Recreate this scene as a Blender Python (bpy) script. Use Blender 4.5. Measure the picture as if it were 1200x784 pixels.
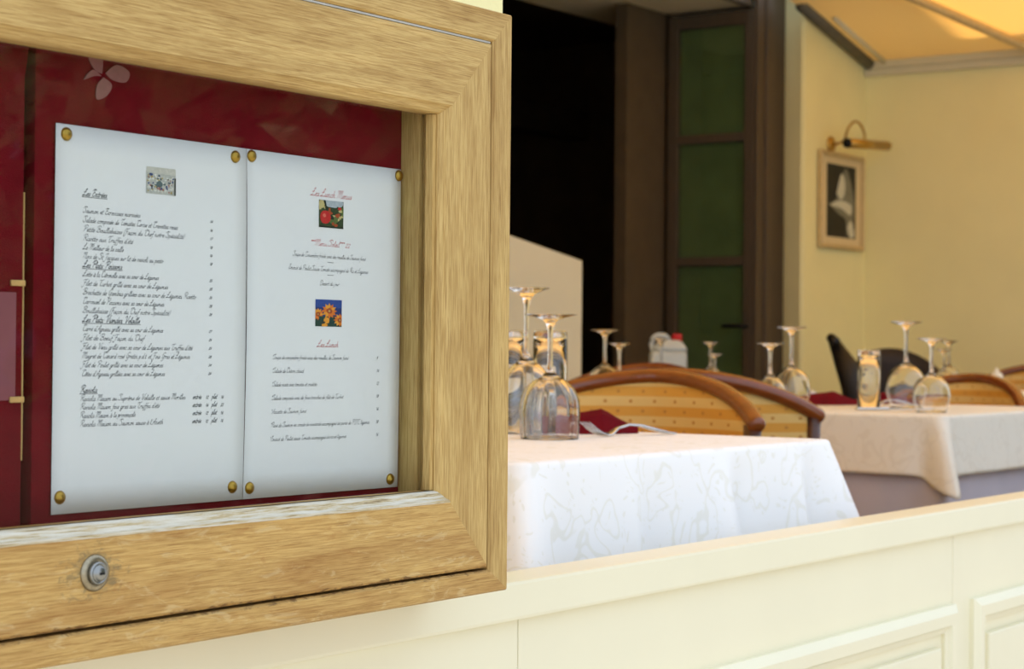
import bpy, bmesh, math, random
from mathutils import Vector, Matrix
random.seed(7)
S = bpy.context.scene
for o in list(bpy.data.objects): bpy.data.objects.remove(o)
C = S.collection

# ---------------------------------------------------------------- camera, world, sun, exposure
FPX, YAW, PITCH, ROLL = 2245.07, 0.611593, 0.0077885, 0.0089227
CAM = Vector((-1.40852, -1.11748, 0.886))
fw = Vector((math.cos(YAW)*math.cos(PITCH), math.sin(YAW)*math.cos(PITCH), math.sin(PITCH)))
r0 = Vector((math.sin(YAW), -math.cos(YAW), 0)); u0 = r0.cross(fw)
r1 = r0*math.cos(ROLL) + u0*math.sin(ROLL); u1 = u0*math.cos(ROLL) - r0*math.sin(ROLL)
cam = bpy.data.cameras.new('camera'); camo = bpy.data.objects.new('camera', cam); C.objects.link(camo)
m = Matrix((r1, u1, -fw)).transposed().to_4x4(); m.translation = CAM
camo.matrix_world = m
cam.sensor_width = 36; cam.sensor_fit = 'HORIZONTAL'; cam.lens = 36*FPX/1200
cam.clip_start = 0.05; cam.clip_end = 200
cam.dof.use_dof = True; cam.dof.focus_distance = 1.78; cam.dof.aperture_fstop = 12.5
S.camera = camo
S.view_settings.view_transform = 'Standard'; S.view_settings.look = 'None'
S.view_settings.gamma = 1; S.view_settings.use_curve_mapping = False
S.view_settings.exposure = 0.0
W = bpy.data.worlds.new('sky'); S.world = W; W.use_nodes = True
bg = W.node_tree.nodes['Background']; bg.inputs[0].default_value = (0.78, 0.88, 1.03, 1); bg.inputs[1].default_value = 1.55
sl = bpy.data.lights.new('sun_offscreen', 'SUN'); sl.energy = 8.0; sl.angle = math.radians(1.5); sl.color = (1, .93, .80)
so = bpy.data.objects.new('sun_offscreen', sl); C.objects.link(so)
SUN_TO = Vector((0.60, 0.16, 0.78)).normalized()
so.rotation_euler = (-SUN_TO).to_track_quat('-Z', 'Y').to_euler(); so.location = (6, 2, 9)

# ---------------------------------------------------------------- materials
def srgb(r, g, b):
    f = lambda c: c/12.92 if c <= .04045 else ((c+.055)/1.055)**2.4
    return (f(r/255), f(g/255), f(b/255), 1)
MATS = {}
def mat(name, col, rough=.5, metal=0, var=.08, scale=20, bump=0., bscale=200, coat=0, spec=.5, stretch=(1,1,1), col2=None, detail=4, trans=0, ior=1.45, sheen=0):
    if name in MATS: return MATS[name]
    M = bpy.data.materials.new(name); M.use_nodes = True; nt = M.node_tree; N = nt.nodes; L = nt.links
    p = N['Principled BSDF']
    p.inputs['Roughness'].default_value = rough; p.inputs['Metallic'].default_value = metal
    p.inputs['Specular IOR Level'].default_value = spec; p.inputs['IOR'].default_value = ior
    p.inputs['Coat Weight'].default_value = coat; p.inputs['Transmission Weight'].default_value = trans
    p.inputs['Sheen Weight'].default_value = sheen
    tc = N.new('ShaderNodeTexCoord'); mp = N.new('ShaderNodeMapping'); mp.inputs['Scale'].default_value = stretch
    L.new(tc.outputs['Object'], mp.inputs[0])
    no = N.new('ShaderNodeTexNoise'); no.inputs['Scale'].default_value = scale; no.inputs['Detail'].default_value = detail
    L.new(mp.outputs[0], no.inputs['Vector'])
    cr = N.new('ShaderNodeValToRGB')
    c = col; c2 = col2 or tuple(max(0, x*(1-2*var)) for x in col[:3])+(1,)
    cr.color_ramp.elements[0].position = .3; cr.color_ramp.elements[1].position = .7
    cr.color_ramp.elements[0].color = c2; cr.color_ramp.elements[1].color = c
    L.new(no.outputs['Fac'], cr.inputs[0]); L.new(cr.outputs[0], p.inputs['Base Color'])
    if bump:
        n2 = N.new('ShaderNodeTexNoise'); n2.inputs['Scale'].default_value = bscale; L.new(mp.outputs[0], n2.inputs['Vector'])
        b = N.new('ShaderNodeBump'); b.inputs['Strength'].default_value = bump; b.inputs['Distance'].default_value = .002
        L.new(n2.outputs['Fac'], b.inputs['Height']); L.new(b.outputs[0], p.inputs['Normal'])
    M['_cr'] = 0
    MATS[name] = M
    return M

def oak(name, axis, light, dark, weather=0.):
    """oak with grain along axis (0 = x, 2 = z)"""
    M = bpy.data.materials.new(name); M.use_nodes = True; nt = M.node_tree; N = nt.nodes; L = nt.links
    p = N['Principled BSDF']; p.inputs['Roughness'].default_value = .55; p.inputs['Specular IOR Level'].default_value = .35
    geo = N.new('ShaderNodeNewGeometry')
    def noise(sc, det, st, dist=0, rough=.6):
        mp = N.new('ShaderNodeMapping'); s = [sc, sc, sc]; s[axis] = sc*st; mp.inputs['Scale'].default_value = s
        L.new(geo.outputs['Position'], mp.inputs[0])
        n = N.new('ShaderNodeTexNoise'); n.inputs['Scale'].default_value = 1; n.inputs['Detail'].default_value = det
        n.inputs['Distortion'].default_value = dist; n.inputs['Roughness'].default_value = rough
        L.new(mp.outputs[0], n.inputs['Vector']); return n.outputs['Fac']
    def ramp(src, stops):
        r = N.new('ShaderNodeValToRGB'); e = r.color_ramp.elements
        while len(e) < len(stops): e.new(.5)
        for k, (ps, cl) in enumerate(stops): e[k].position = ps; e[k].color = cl
        L.new(src, r.inputs[0]); return r.outputs[0]
    def mix(a, b, f, bt='MIX'):
        x = N.new('ShaderNodeMix'); x.data_type = 'RGBA'; x.blend_type = bt
        for s, v in ((6, a), (7, b)):
            if isinstance(v, tuple): x.inputs[s].default_value = v
            else: L.new(v, x.inputs[s])
        if isinstance(f, float): x.inputs[0].default_value = f
        else: L.new(f, x.inputs[0])
        return x.outputs[2]
    broad = noise(30, 3, .14, .6)
    c = ramp(broad, [(.3, dark), (.55, light), (.75, tuple(min(1, x*1.12) for x in light[:3])+(1,))])
    grain = noise(620, 3, .05, .3)
    g = ramp(grain, [(.40, (.80,.75,.66,1)), (.56, (1,1,1,1))])
    c = mix(c, g, .75, 'MULTIPLY')
    pores = noise(1300, 2, .022)
    pr = ramp(pores, [(.33, (.60,.50,.38,1)), (.42, (1,1,1,1))])
    c = mix(c, pr, .7, 'MULTIPLY')
    fine = noise(900, 2, .03, .2)
    fr_ = ramp(fine, [(.42, (.70,.60,.46,1)), (.52, (1,1,1,1))])
    c = mix(c, fr_, .55, 'MULTIPLY')
    if weather:
        w = noise(95, 5, .28, .8, .7)
        wr = ramp(w, [(.56, (0,0,0,1)), (.64, (1,1,1,1))])
        wv = N.new('ShaderNodeMath'); wv.operation = 'MULTIPLY'; wv.inputs[1].default_value = weather; L.new(wr, wv.inputs[0])
        c = mix(c, srgb(214, 190, 140), wv.outputs[0])
        w2 = noise(70, 5, .35, 1.0, .7)
        w2r = ramp(w2, [(.60, (0,0,0,1)), (.67, (1,1,1,1))])
        wv2 = N.new('ShaderNodeMath'); wv2.operation = 'MULTIPLY'; wv2.inputs[1].default_value = weather*.8; L.new(w2r, wv2.inputs[0])
        c = mix(c, srgb(150, 92, 38), wv2.outputs[0])
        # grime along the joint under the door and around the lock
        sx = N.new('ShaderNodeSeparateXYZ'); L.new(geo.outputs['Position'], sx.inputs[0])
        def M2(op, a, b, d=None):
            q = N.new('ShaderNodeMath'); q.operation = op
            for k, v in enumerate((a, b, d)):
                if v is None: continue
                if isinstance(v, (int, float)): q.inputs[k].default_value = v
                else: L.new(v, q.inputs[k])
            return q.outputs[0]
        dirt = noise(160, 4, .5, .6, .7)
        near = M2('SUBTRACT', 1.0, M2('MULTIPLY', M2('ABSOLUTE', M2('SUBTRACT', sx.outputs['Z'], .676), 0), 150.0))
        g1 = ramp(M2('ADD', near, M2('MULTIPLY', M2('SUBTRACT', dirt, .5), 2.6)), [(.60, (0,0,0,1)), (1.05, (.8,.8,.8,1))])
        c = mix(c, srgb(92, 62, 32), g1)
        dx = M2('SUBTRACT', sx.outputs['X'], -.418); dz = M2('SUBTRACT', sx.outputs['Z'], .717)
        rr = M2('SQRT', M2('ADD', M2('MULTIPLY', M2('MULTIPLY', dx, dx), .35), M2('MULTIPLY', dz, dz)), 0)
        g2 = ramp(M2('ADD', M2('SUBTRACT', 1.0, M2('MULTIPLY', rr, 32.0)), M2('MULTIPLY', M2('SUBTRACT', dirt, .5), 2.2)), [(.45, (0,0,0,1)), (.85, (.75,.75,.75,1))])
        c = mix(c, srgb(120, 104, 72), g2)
    L.new(c, p.inputs['Base Color'])
    b = N.new('ShaderNodeBump'); b.inputs['Strength'].default_value = .35; b.inputs['Distance'].default_value = .0008
    L.new(grain, b.inputs['Height']); L.new(b.outputs[0], p.inputs['Normal'])
    MATS[name] = M; return M

OL, OD = srgb(201, 170, 107), srgb(178, 143, 82)
oak('oak_horizontal', 0, OL, OD); oak('oak_vertical', 2, OL, OD)
oak('oak_weathered', 0, srgb(199, 163, 98), srgb(176, 134, 74), .34)

def flaking():
    M = bpy.data.materials.new('flaking_paint'); M.use_nodes = True; N = M.node_tree.nodes; L = M.node_tree.links
    p = N['Principled BSDF']; p.inputs['Roughness'].default_value = .8
    geo = N.new('ShaderNodeNewGeometry'); mp = N.new('ShaderNodeMapping'); mp.inputs['Scale'].default_value = (16, 330, 330)
    L.new(geo.outputs['Position'], mp.inputs[0])
    n = N.new('ShaderNodeTexNoise'); n.inputs['Scale'].default_value = 1; n.inputs['Detail'].default_value = 6; n.inputs['Roughness'].default_value = .75
    L.new(mp.outputs[0], n.inputs['Vector'])
    r = N.new('ShaderNodeValToRGB'); e = r.color_ramp.elements
    e[0].position = .33; e[0].color = srgb(104, 84, 56); e[1].position = .70; e[1].color = srgb(222, 218, 204)
    x = e.new(.44); x.color = srgb(190, 172, 132); x = e.new(.52); x.color = srgb(204, 198, 180)
    L.new(n.outputs['Fac'], r.inputs[0]); L.new(r.outputs[0], p.inputs['Base Color'])
    b = N.new('ShaderNodeBump'); b.inputs['Strength'].default_value = .6; b.inputs['Distance'].default_value = .001
    L.new(n.outputs['Fac'], b.inputs['Height']); L.new(b.outputs[0], p.inputs['Normal'])
    MATS['flaking_paint'] = M
flaking()

def pane_mat(name, tint, refl_rough=0., ior=1.5):
    M = bpy.data.materials.new(name); M.use_nodes = True; N = M.node_tree.nodes; L = M.node_tree.links
    N.remove(N['Principled BSDF']); out = N['Material Output']
    t = N.new('ShaderNodeBsdfTransparent'); t.inputs[0].default_value = tint
    g = N.new('ShaderNodeBsdfGlossy'); g.inputs['Roughness'].default_value = refl_rough
    lw = N.new('ShaderNodeLayerWeight'); f0 = ((ior-1)/(ior+1))**2      # Schlick: same from both faces of the pane
    pw = N.new('ShaderNodeMath'); pw.operation = 'POWER'; pw.inputs[1].default_value = 5; L.new(lw.outputs['Facing'], pw.inputs[0])
    f = N.new('ShaderNodeMath'); f.operation = 'MULTIPLY_ADD'; f.inputs[1].default_value = 1-f0; f.inputs[2].default_value = f0; L.new(pw.outputs[0], f.inputs[0])
    mx = N.new('ShaderNodeMixShader'); L.new(f.outputs[0], mx.inputs[0]); L.new(t.outputs[0], mx.inputs[1]); L.new(g.outputs[0], mx.inputs[2])
    L.new(mx.outputs[0], out.inputs[0]); MATS[name] = M
pane_mat('case_glass', (.95, .965, .965, 1), 0, 1.5)
pane_mat('door_glass', (.80, .88, .78, 1))
mat('green_curtain', srgb(132, 134, 104), .9, var=.1, scale=6)

def damask(name, base, patt, scale=16.):
    M = bpy.data.materials.new(name); M.use_nodes = True; N = M.node_tree.nodes; L = M.node_tree.links
    p = N['Principled BSDF']; p.inputs['Roughness'].default_value = .7; p.inputs['Specular IOR Level'].default_value = .3
    tc = N.new('ShaderNodeTexCoord')
    n0 = N.new('ShaderNodeTexNoise'); n0.inputs['Scale'].default_value = scale; n0.inputs['Detail'].default_value = 1.0; n0.inputs['Distortion'].default_value = .9
    L.new(tc.outputs['Object'], n0.inputs['Vector'])
    v = N.new('ShaderNodeTexVoronoi'); v.inputs['Scale'].default_value = scale*2.0; v.feature = 'SMOOTH_F1'
    L.new(n0.outputs['Color'], v.inputs['Vector']); v.inputs['Scale'].default_value = 9
    r1_ = N.new('ShaderNodeValToRGB'); e = r1_.color_ramp.elements
    e[0].position = .44; e[0].color = (0,0,0,1); e[1].position = .455; e[1].color = (1,1,1,1)
    x = e.new(.485); x.color = (1,1,1,1); x = e.new(.50); x.color = (0,0,0,1)
    L.new(n0.outputs['Fac'], r1_.inputs[0])
    r2_ = N.new('ShaderNodeValToRGB'); e = r2_.color_ramp.elements
    e[0].position = .18; e[0].color = (1,1,1,1); e[1].position = .21; e[1].color = (0,0,0,1)
    L.new(v.outputs['Distance'], r2_.inputs[0])
    mm = N.new('ShaderNodeMath'); mm.operation = 'MAXIMUM'; L.new(r1_.outputs[0], mm.inputs[0]); L.new(r2_.outputs[0], mm.inputs[1])
    mx = N.new('ShaderNodeMix'); mx.data_type = 'RGBA'; mx.inputs[6].default_value = base; mx.inputs[7].default_value = patt
    L.new(mm.outputs[0], mx.inputs[0]); L.new(mx.outputs[2], p.inputs['Base Color'])
    b = N.new('ShaderNodeBump'); b.inputs['Strength'].default_value = .15; b.inputs['Distance'].default_value = .001
    L.new(mm.outputs[0], b.inputs['Height']); L.new(b.outputs[0], p.inputs['Normal'])
    MATS[name] = M
damask('white_damask', srgb(247, 247, 248), srgb(239, 238, 233))
damask('cream_damask', srgb(230, 223, 208), srgb(224, 216, 200))

def stripe_fabric():
    M = bpy.data.materials.new('striped_upholstery'); M.use_nodes = True; N = M.node_tree.nodes; L = M.node_tree.links
    p = N['Principled BSDF']; p.inputs['Roughness'].default_value = .75; p.inputs['Specular IOR Level'].default_value = .3
    tc = N.new('ShaderNodeTexCoord'); sp = N.new('ShaderNodeSeparateXYZ'); L.new(tc.outputs['Object'], sp.inputs[0])
    def math_(op, a, b=None):
        x = N.new('ShaderNodeMath'); x.operation = op
        for k, v in enumerate((a, b)):
            if v is None: continue
            if isinstance(v, (int, float)): x.inputs[k].default_value = v
            else: L.new(v, x.inputs[k])
        return x.outputs[0]
    zz = math_('MULTIPLY', sp.outputs['Z'], 1/.038)
    fr = math_('FRACT', zz)
    st = math_('GREATER_THAN', fr, .5)
    hz = math_('FRACT', math_('ADD', math_('MULTIPLY', sp.outputs['Z'], 1/.019), .5)); hz = math_('SUBTRACT', hz, .5)
    yy = math_('ADD', math_('MULTIPLY', sp.outputs['Y'], 1/.046), math_('MULTIPLY', st, .5))
    hy = math_('SUBTRACT', math_('FRACT', yy), .5)
    hz2 = math_('SUBTRACT', math_('FRACT', math_('MULTIPLY', sp.outputs['Z'], 1/.019)), .5)
    d = math_('ADD', math_('MULTIPLY', math_('MULTIPLY', hy, hy), 5.5), math_('MULTIPLY', hz2, hz2))
    dot = math_('LESS_THAN', d, .028)
    mx = N.new('ShaderNodeMix'); mx.data_type = 'RGBA'; mx.inputs[6].default_value = srgb(206, 150, 62); mx.inputs[7].default_value = srgb(214, 178, 108)
    L.new(st, mx.inputs[0])
    m2 = N.new('ShaderNodeMix'); m2.data_type = 'RGBA'; m2.inputs[7].default_value = srgb(178, 124, 56)
    L.new(mx.outputs[2], m2.inputs[6]); L.new(dot, m2.inputs[0]); L.new(m2.outputs[2], p.inputs['Base Color'])
    n = N.new('ShaderNodeTexNoise'); n.inputs['Scale'].default_value = 900; L.new(tc.outputs['Object'], n.inputs['Vector'])
    b = N.new('ShaderNodeBump'); b.inputs['Strength'].default_value = .2; b.inputs['Distance'].default_value = .001
    L.new(n.outputs['Fac'], b.inputs['Height']); L.new(b.outputs[0], p.inputs['Normal'])
    MATS['striped_upholstery'] = M
stripe_fabric()

def canopy_mat(name, col, tr, w):
    M = bpy.data.materials.new(name); M.use_nodes = True; N = M.node_tree.nodes; L = M.node_tree.links
    N.remove(N['Principled BSDF']); out = N['Material Output']
    tc = N.new('ShaderNodeTexCoord'); n = N.new('ShaderNodeTexNoise'); n.inputs['Scale'].default_value = 3; L.new(tc.outputs['Object'], n.inputs['Vector'])
    cr = N.new('ShaderNodeValToRGB'); cr.color_ramp.elements[0].color = tuple(x*.93 for x in tr[:3])+(1,); cr.color_ramp.elements[1].color = tr
    L.new(n.outputs['Fac'], cr.inputs[0])
    d = N.new('ShaderNodeBsdfDiffuse'); d.inputs[0].default_value = col
    t = N.new('ShaderNodeBsdfTranslucent'); L.new(cr.outputs[0], t.inputs[0])
    mx = N.new('ShaderNodeMixShader'); mx.inputs[0].default_value = w
    L.new(d.outputs[0], mx.inputs[1]); L.new(t.outputs[0], mx.inputs[2]); L.new(mx.outputs[0], out.inputs[0]); MATS[name] = M
canopy_mat('yellow_canvas', srgb(248, 234, 192), srgb(255, 222, 162), .52)

mat('cream_paint', srgb(240, 234, 205), .38, var=.015, scale=6, bump=.05, bscale=120)
mat('cream_plaster', srgb(246, 237, 178), .85, var=.03, scale=4, bump=.25, bscale=160)
mat('ochre_plaster', srgb(246, 237, 180), .85, var=.04, scale=2.5, bump=.2, bscale=160)
mat('pale_plaster', srgb(222, 214, 184), .85, var=.03, scale=4, bump=.2, bscale=140)
mat('red_felt', srgb(112, 12, 26), .95, var=.12, scale=30, bump=.4, bscale=900, spec=.1)
mat('paper', srgb(232, 233, 231), .8, var=.008, scale=30, spec=.2)
mat('pale_reflection', srgb(138, 74, 80), .7, var=.05, scale=40)  # pale reflection on the glass put into the colour
mat('ink', srgb(78, 80, 84), .9, spec=.1)
mat('red_ink', srgb(206, 60, 66), .9, spec=.1)
mat('brass', srgb(186, 150, 66), .28, 1, var=.1, scale=200)
mat('brass_light', srgb(200, 164, 88), .35, 1, var=.1, scale=60)
mat('glint_brass', srgb(222, 178, 110), .55, .3, var=.1, scale=200)  # tone of the reflected glints modelled as bars
mat('steel', srgb(206, 208, 210), .25, 1, var=.06, scale=120)
mat('lock_steel', srgb(150, 152, 150), .3, 1, var=.1, scale=200)
mat('old_steel', srgb(168, 158, 134), .35, 1, var=.15, scale=300)
mat('black', srgb(10, 9, 8), .7, var=.1)
mat('zinc', srgb(205, 203, 196), .5, .4, var=.1, scale=80)
mat('rail_wood', srgb(126, 62, 20), .22, var=.16, scale=26, stretch=(1, 1, 4), coat=.4, bump=.05, bscale=90)
mat('dark_wood', srgb(84, 44, 22), .35, var=.2, scale=30, stretch=(1, 1, 5), coat=.2)
mat('black_wood', srgb(24, 17, 13), .45, var=.2, scale=30)
mat('wicker_dark', srgb(46, 31, 20), .6, var=.3, scale=120, bump=.6, bscale=180)
mat('brown_frame', srgb(84, 70, 52), .6, var=.1, scale=30, stretch=(3, 3, .4))
mat('brown_panel', srgb(88, 72, 48), .8, var=.1, scale=10)
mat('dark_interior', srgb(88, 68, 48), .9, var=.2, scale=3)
mat('olive_print', srgb(110, 118, 70), .8, var=.3, scale=20)
mat('red_cloth', srgb(106, 8, 20), .85, var=.1, scale=40, bump=.2, bscale=900, spec=.15)
mat('lavender_cloth', srgb(196, 190, 200), .8, var=.04, scale=12, bump=.1, bscale=600)
mat('lamp_grey', srgb(110, 106, 92), .6, .2, var=.1)
mat('terracotta', srgb(150, 128, 108), .8, var=.12, scale=8, bump=.2, bscale=60)
mat('street', srgb(168, 162, 152), .9, var=.1, scale=5, bump=.3, bscale=60)
mat('added_opposite_wall', srgb(120, 104, 84), .9, var=.1, scale=2)  # kept dark so the case glass mirrors a dark front
mat('window_glass', srgb(70, 78, 84), .08, var=.05)
mat('shutter', srgb(60, 74, 60), .7, var=.1)
mat('bark', srgb(92, 80, 62), .9, var=.25, scale=14, bump=.6, bscale=40)
mat('leaf', srgb(96, 122, 44), .6, var=.3, scale=3)
mat('print_black', srgb(28, 28, 22), .6); mat('print_grey', srgb(130, 130, 112), .6, var=.12, scale=30); mat('print_white', srgb(214, 212, 190), .6, var=.05, scale=30)
mat('mount', srgb(226, 206, 160), .85, var=.02)
mat('gold_frame', srgb(214, 190, 140), .5, .2, var=.1, scale=60)
mat('plastic', srgb(206, 212, 208), .45, var=.02, scale=10, trans=.25)
mat('red_plastic', srgb(190, 24, 30), .4, var=.03)
mat('porcelain', srgb(226, 222, 206), .3, var=.02)
G = bpy.data.materials.new('clear_glass'); G.use_nodes = True
gp = G.node_tree.nodes['Principled BSDF']; gp.inputs['Base Color'].default_value = (1,1,1,1); gp.inputs['Roughness'].default_value = 0.0
gp.inputs['Transmission Weight'].default_value = 1; gp.inputs['IOR'].default_value = 1.46
MATS['clear_glass'] = G
def flat(name, c):
    return mat(name, c, .7, var=.1, scale=400)

# ---------------------------------------------------------------- helpers
def link(name, me, m=None, parent=None, smooth=False, ms=None):
    o = bpy.data.objects.new(name, me); C.objects.link(o)
    for x in (ms or ([m] if m else [])): me.materials.append(MATS[x])
    if parent: o.parent = parent
    if smooth:
        for p in me.polygons: p.use_smooth = True
    return o
def mesh(name, V, F, m=None, parent=None, smooth=False, ms=None, mi=None):
    me = bpy.data.meshes.new(name); me.from_pydata([tuple(v) for v in V], [], F)
    if mi: me.polygons.foreach_set('material_index', mi)
    bm = bmesh.new(); bm.from_mesh(me); bmesh.ops.recalc_face_normals(bm, faces=bm.faces); bm.to_mesh(me); bm.free()
    me.update()
    return link(name, me, m, parent, smooth, ms)
def fin(name, bm, m=None, parent=None, smooth=False, ms=None):
    bmesh.ops.recalc_face_normals(bm, faces=bm.faces)
    me = bpy.data.meshes.new(name); bm.to_mesh(me); bm.free(); return link(name, me, m, parent, smooth, ms)
def thing(name, label, cat, loc=(0,0,0), rz=0, group=None, kind=None):
    o = bpy.data.objects.new(name, None); C.objects.link(o); o.location = loc; o.rotation_euler = (0,0,rz); o.empty_display_size = .05
    return tag(o, label, cat, group, kind)
def tag(o, label=None, cat=None, group=None, kind=None):
    if label: o['label'] = label
    if cat: o['category'] = cat
    if group: o['group'] = group
    if kind: o['kind'] = kind
    return o
def bbox(bm, x0, x1, y0, y1, z0, z1, bev=0):
    r = bmesh.ops.create_cube(bm, size=1, matrix=Matrix.Translation(((x0+x1)/2, (y0+y1)/2, (z0+z1)/2)) @ Matrix.Diagonal((x1-x0, y1-y0, z1-z0, 1)))
    if bev:
        es = list({e for v in r['verts'] for e in v.link_edges})
        bmesh.ops.bevel(bm, geom=es, offset=bev, segments=2, profile=.6, affect='EDGES')
def box(name, x0, x1, y0, y1, z0, z1, m, parent=None, bev=0):
    bm = bmesh.new(); bbox(bm, x0, x1, y0, y1, z0, z1, bev); return fin(name, bm, m, parent)
def tube_data(path, rad, seg=12, cap=True, V=None, F=None, squash=None):
    V = [] if V is None else V; F = [] if F is None else F
    path = [Vector(p) for p in path]; n = len(path); base = len(V)
    up = Vector((0,0,1))
    for i, p in enumerate(path):
        t = (path[min(i+1, n-1)]-path[max(i-1, 0)]).normalized()
        ref = up if abs(t.dot(up)) < .95 else Vector((1,0,0))
        a = t.cross(ref).normalized(); b = a.cross(t).normalized()
        r = rad[i] if isinstance(rad, (list, tuple)) else rad
        for k in range(seg):
            th = 2*math.pi*k/seg
            V.append(p + a*r*math.cos(th)*(squash[0] if squash else 1) + b*r*math.sin(th)*(squash[1] if squash else 1))
    for i in range(n-1):
        for k in range(seg):
            F.append((base+i*seg+k, base+i*seg+(k+1) % seg, base+(i+1)*seg+(k+1) % seg, base+(i+1)*seg+k))
    if cap:
        F.append(tuple(base+k for k in range(seg))); F.append(tuple(base+(n-1)*seg+k for k in range(seg)))
    return V, F
def tube(name, path, rad, m, parent=None, seg=12, squash=None):
    V, F = tube_data(path, rad, seg, squash=squash); return mesh(name, V, F, m, parent, True)
def lathe(name, prof, m, parent=None, seg=40, closed=False, mod=None, smooth=True):
    V, F = [], []
    n = len(prof)
    for i, (r, z) in enumerate(prof):
        for k in range(seg):
            th = 2*math.pi*k/seg; rr = r
            if mod: rr = mod(i, r, z, th)
            V.append((rr*math.cos(th), rr*math.sin(th), z))
    for i in range(n if closed else n-1):
        j = (i+1) % n
        for k in range(seg):
            F.append((i*seg+k, i*seg+(k+1) % seg, j*seg+(k+1) % seg, j*seg+k))
    if not closed:
        if prof[0][0] > 1e-6: F.append(tuple(range(seg)))
        if prof[-1][0] > 1e-6: F.append(tuple((n-1)*seg+k for k in range(seg)))
    o = mesh(name, V, F, m, parent, smooth)
    bm = bmesh.new(); bm.from_mesh(o.data); bmesh.ops.remove_doubles(bm, verts=bm.verts, dist=1e-6); bmesh.ops.recalc_face_normals(bm, faces=bm.faces); bm.to_mesh(o.data); bm.free()
    if smooth:
        for p in o.data.polygons: p.use_smooth = True
    return o
def copy_tree(o, parent=None):
    c = o.copy(); C.objects.link(c); c.parent = parent
    for ch in [x for x in bpy.data.objects if x.parent == o]: copy_tree(ch, c)
    return c
def prism_xz(name, pts, y0, y1, m, parent=None):
    n = len(pts); V = [(x, y0, z) for x, z in pts]+[(x, y1, z) for x, z in pts]
    F = [tuple(range(n)), tuple(range(2*n-1, n-1, -1))]+[(i, (i+1) % n, n+(i+1) % n, n+i) for i in range(n)]
    return mesh(name, V, F, m, parent)
def catmull(pts, k=4):
    if len(pts) < 3: return [tuple(p) for p in pts]
    out = []; P = [pts[0]]+list(pts)+[pts[-1]]
    for i in range(1, len(P)-2):
        a, b, c, d = P[i-1:i+3]
        for j in range(k):
            t = j/k
            out.append(tuple(.5*((2*b[q])+(-a[q]+c[q])*t+(2*a[q]-5*b[q]+4*c[q]-d[q])*t*t+(-a[q]+3*b[q]-3*c[q]+d[q])*t**3) for q in range(len(b))))
    out.append(tuple(pts[-1])); return out

# ================================================================= SETTING
tag(box('floor', -3, 7.2, .06, 3.2, -.06, 0, 'terracotta'), kind='structure')
tag(box('ground', -16, 26, -18, 14, -.5, -.40, 'street'), 'pale street paving in front of the terrace', kind='structure')

# low terrace wall: cream panelled front
wf = tag(bpy.data.objects.new('wall_front', None), kind='structure'); C.objects.link(wf)
box('ledge', -2.6, 6.9, .05, .112, .597, .639, 'cream_paint', wf, bev=.004)
XJ = [-2.6, -.925, .29, 1.505, 2.72, 3.935, 5.15, 6.9]
for a, b in zip(XJ[:-1], XJ[1:]):
    box('field_board', a+.0008, b-.0008, .062, .10, -.40, .597, 'cream_paint', wf, bev=.0012)
def sweep_frame(name, x0, x1, z0, z1, prof, m, parent, sides='TRBL', ms=None, closed=True):
    """mitred frame: prof = (outward x, outward top, outward bottom, y); one mesh per side"""
    cor = {'TL': (x0, z1, -1, 1), 'TR': (x1, z1, 1, 1), 'BR': (x1, z0, 1, -1), 'BL': (x0, z0, -1, -1)}
    def ring(k):
        cx, cz, sx, sz = cor[k]
        return [Vector((cx+sx*ox, y, cz+sz*(ot if sz > 0 else ob))) for ox, ot, ob, y in prof]
    nm = {'T': ('TL', 'TR'), 'R': ('TR', 'BR'), 'B': ('BR', 'BL'), 'L': ('BL', 'TL')}
    n = len(prof); outs = {}
    for s in sides:
        A, B = ring(nm[s][0]), ring(nm[s][1])
        F = [(i, (i+1) % n, n+(i+1) % n, n+i) for i in range(n)]+[tuple(range(n)), tuple(range(2*n-1, n-1, -1))]
        mm = ms[s] if ms else m
        outs[s] = mesh(name[s] if isinstance(name, dict) else name, A+B, F, mm, parent)
    return outs
for a, b in zip(XJ[:-1], XJ[1:]):
    pz1, px0, px1 = .445, a+.115, b-.045
    box('inner_panel', px0+.02, px1-.02, .052, .063, -.28, pz1-.02, 'cream_paint', wf, bev=.004)
    prof = [(0, 0, 0, .0625), (0, 0, 0, .056), (.008, .008, .008, .0535), (.012, .012, .012, .047), (.030, .030, .030, .046), (.036, .036, .036, .050), (.042, .042, .042, .0545), (.042, .042, .042, .0625)]
    sweep_frame('moulding', px0, px1, -.30, pz1, prof, 'cream_paint', wf)

# pillar the menu case hangs on
wp = tag(box('wall_pillar', -1.0, .325, .115, .16, .0, 3.4, 'cream_plaster'), kind='structure')

# back wall (restaurant front)
wb = tag(bpy.data.objects.new('wall_back', None), kind='structure'); C.objects.link(wb)
box('wall_section', -3, 3.4, 2.8, 3.2, 0, 3.0, 'cream_plaster', wb)
box('lintel', 3.4, 6.514, 2.965, 3.3, 2.44, 3.0, 'pale_plaster', wb)
box('shade_storey', -3, 14, 2.86, 3.3, 3.0, 5.4, 'cream_plaster', wb)  # unseen; lengthened and its height set to shade part of the canopy
box('wall_section', 7.36, 14, 2.8, 3.3, -.40, 3.0, 'cream_plaster', wb)  # unseen, added to carry the lengthened storey
# right-hand section with chamfered edge
P = [(6.515, 3.3), (6.515, 2.93), (6.475, 2.815), (6.485, 2.80), (7.14, 2.80), (7.14, 3.3)]
V = [(x, y, 0) for x, y in P]+[(x, y, 3.0) for x, y in P]; n = len(P)
mesh('wall_section', V, [tuple(range(n)), tuple(range(n, 2*n))]+[(i, (i+1) % n, n+(i+1) % n, n+i) for i in range(n)], 'cream_plaster', wb)
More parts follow.
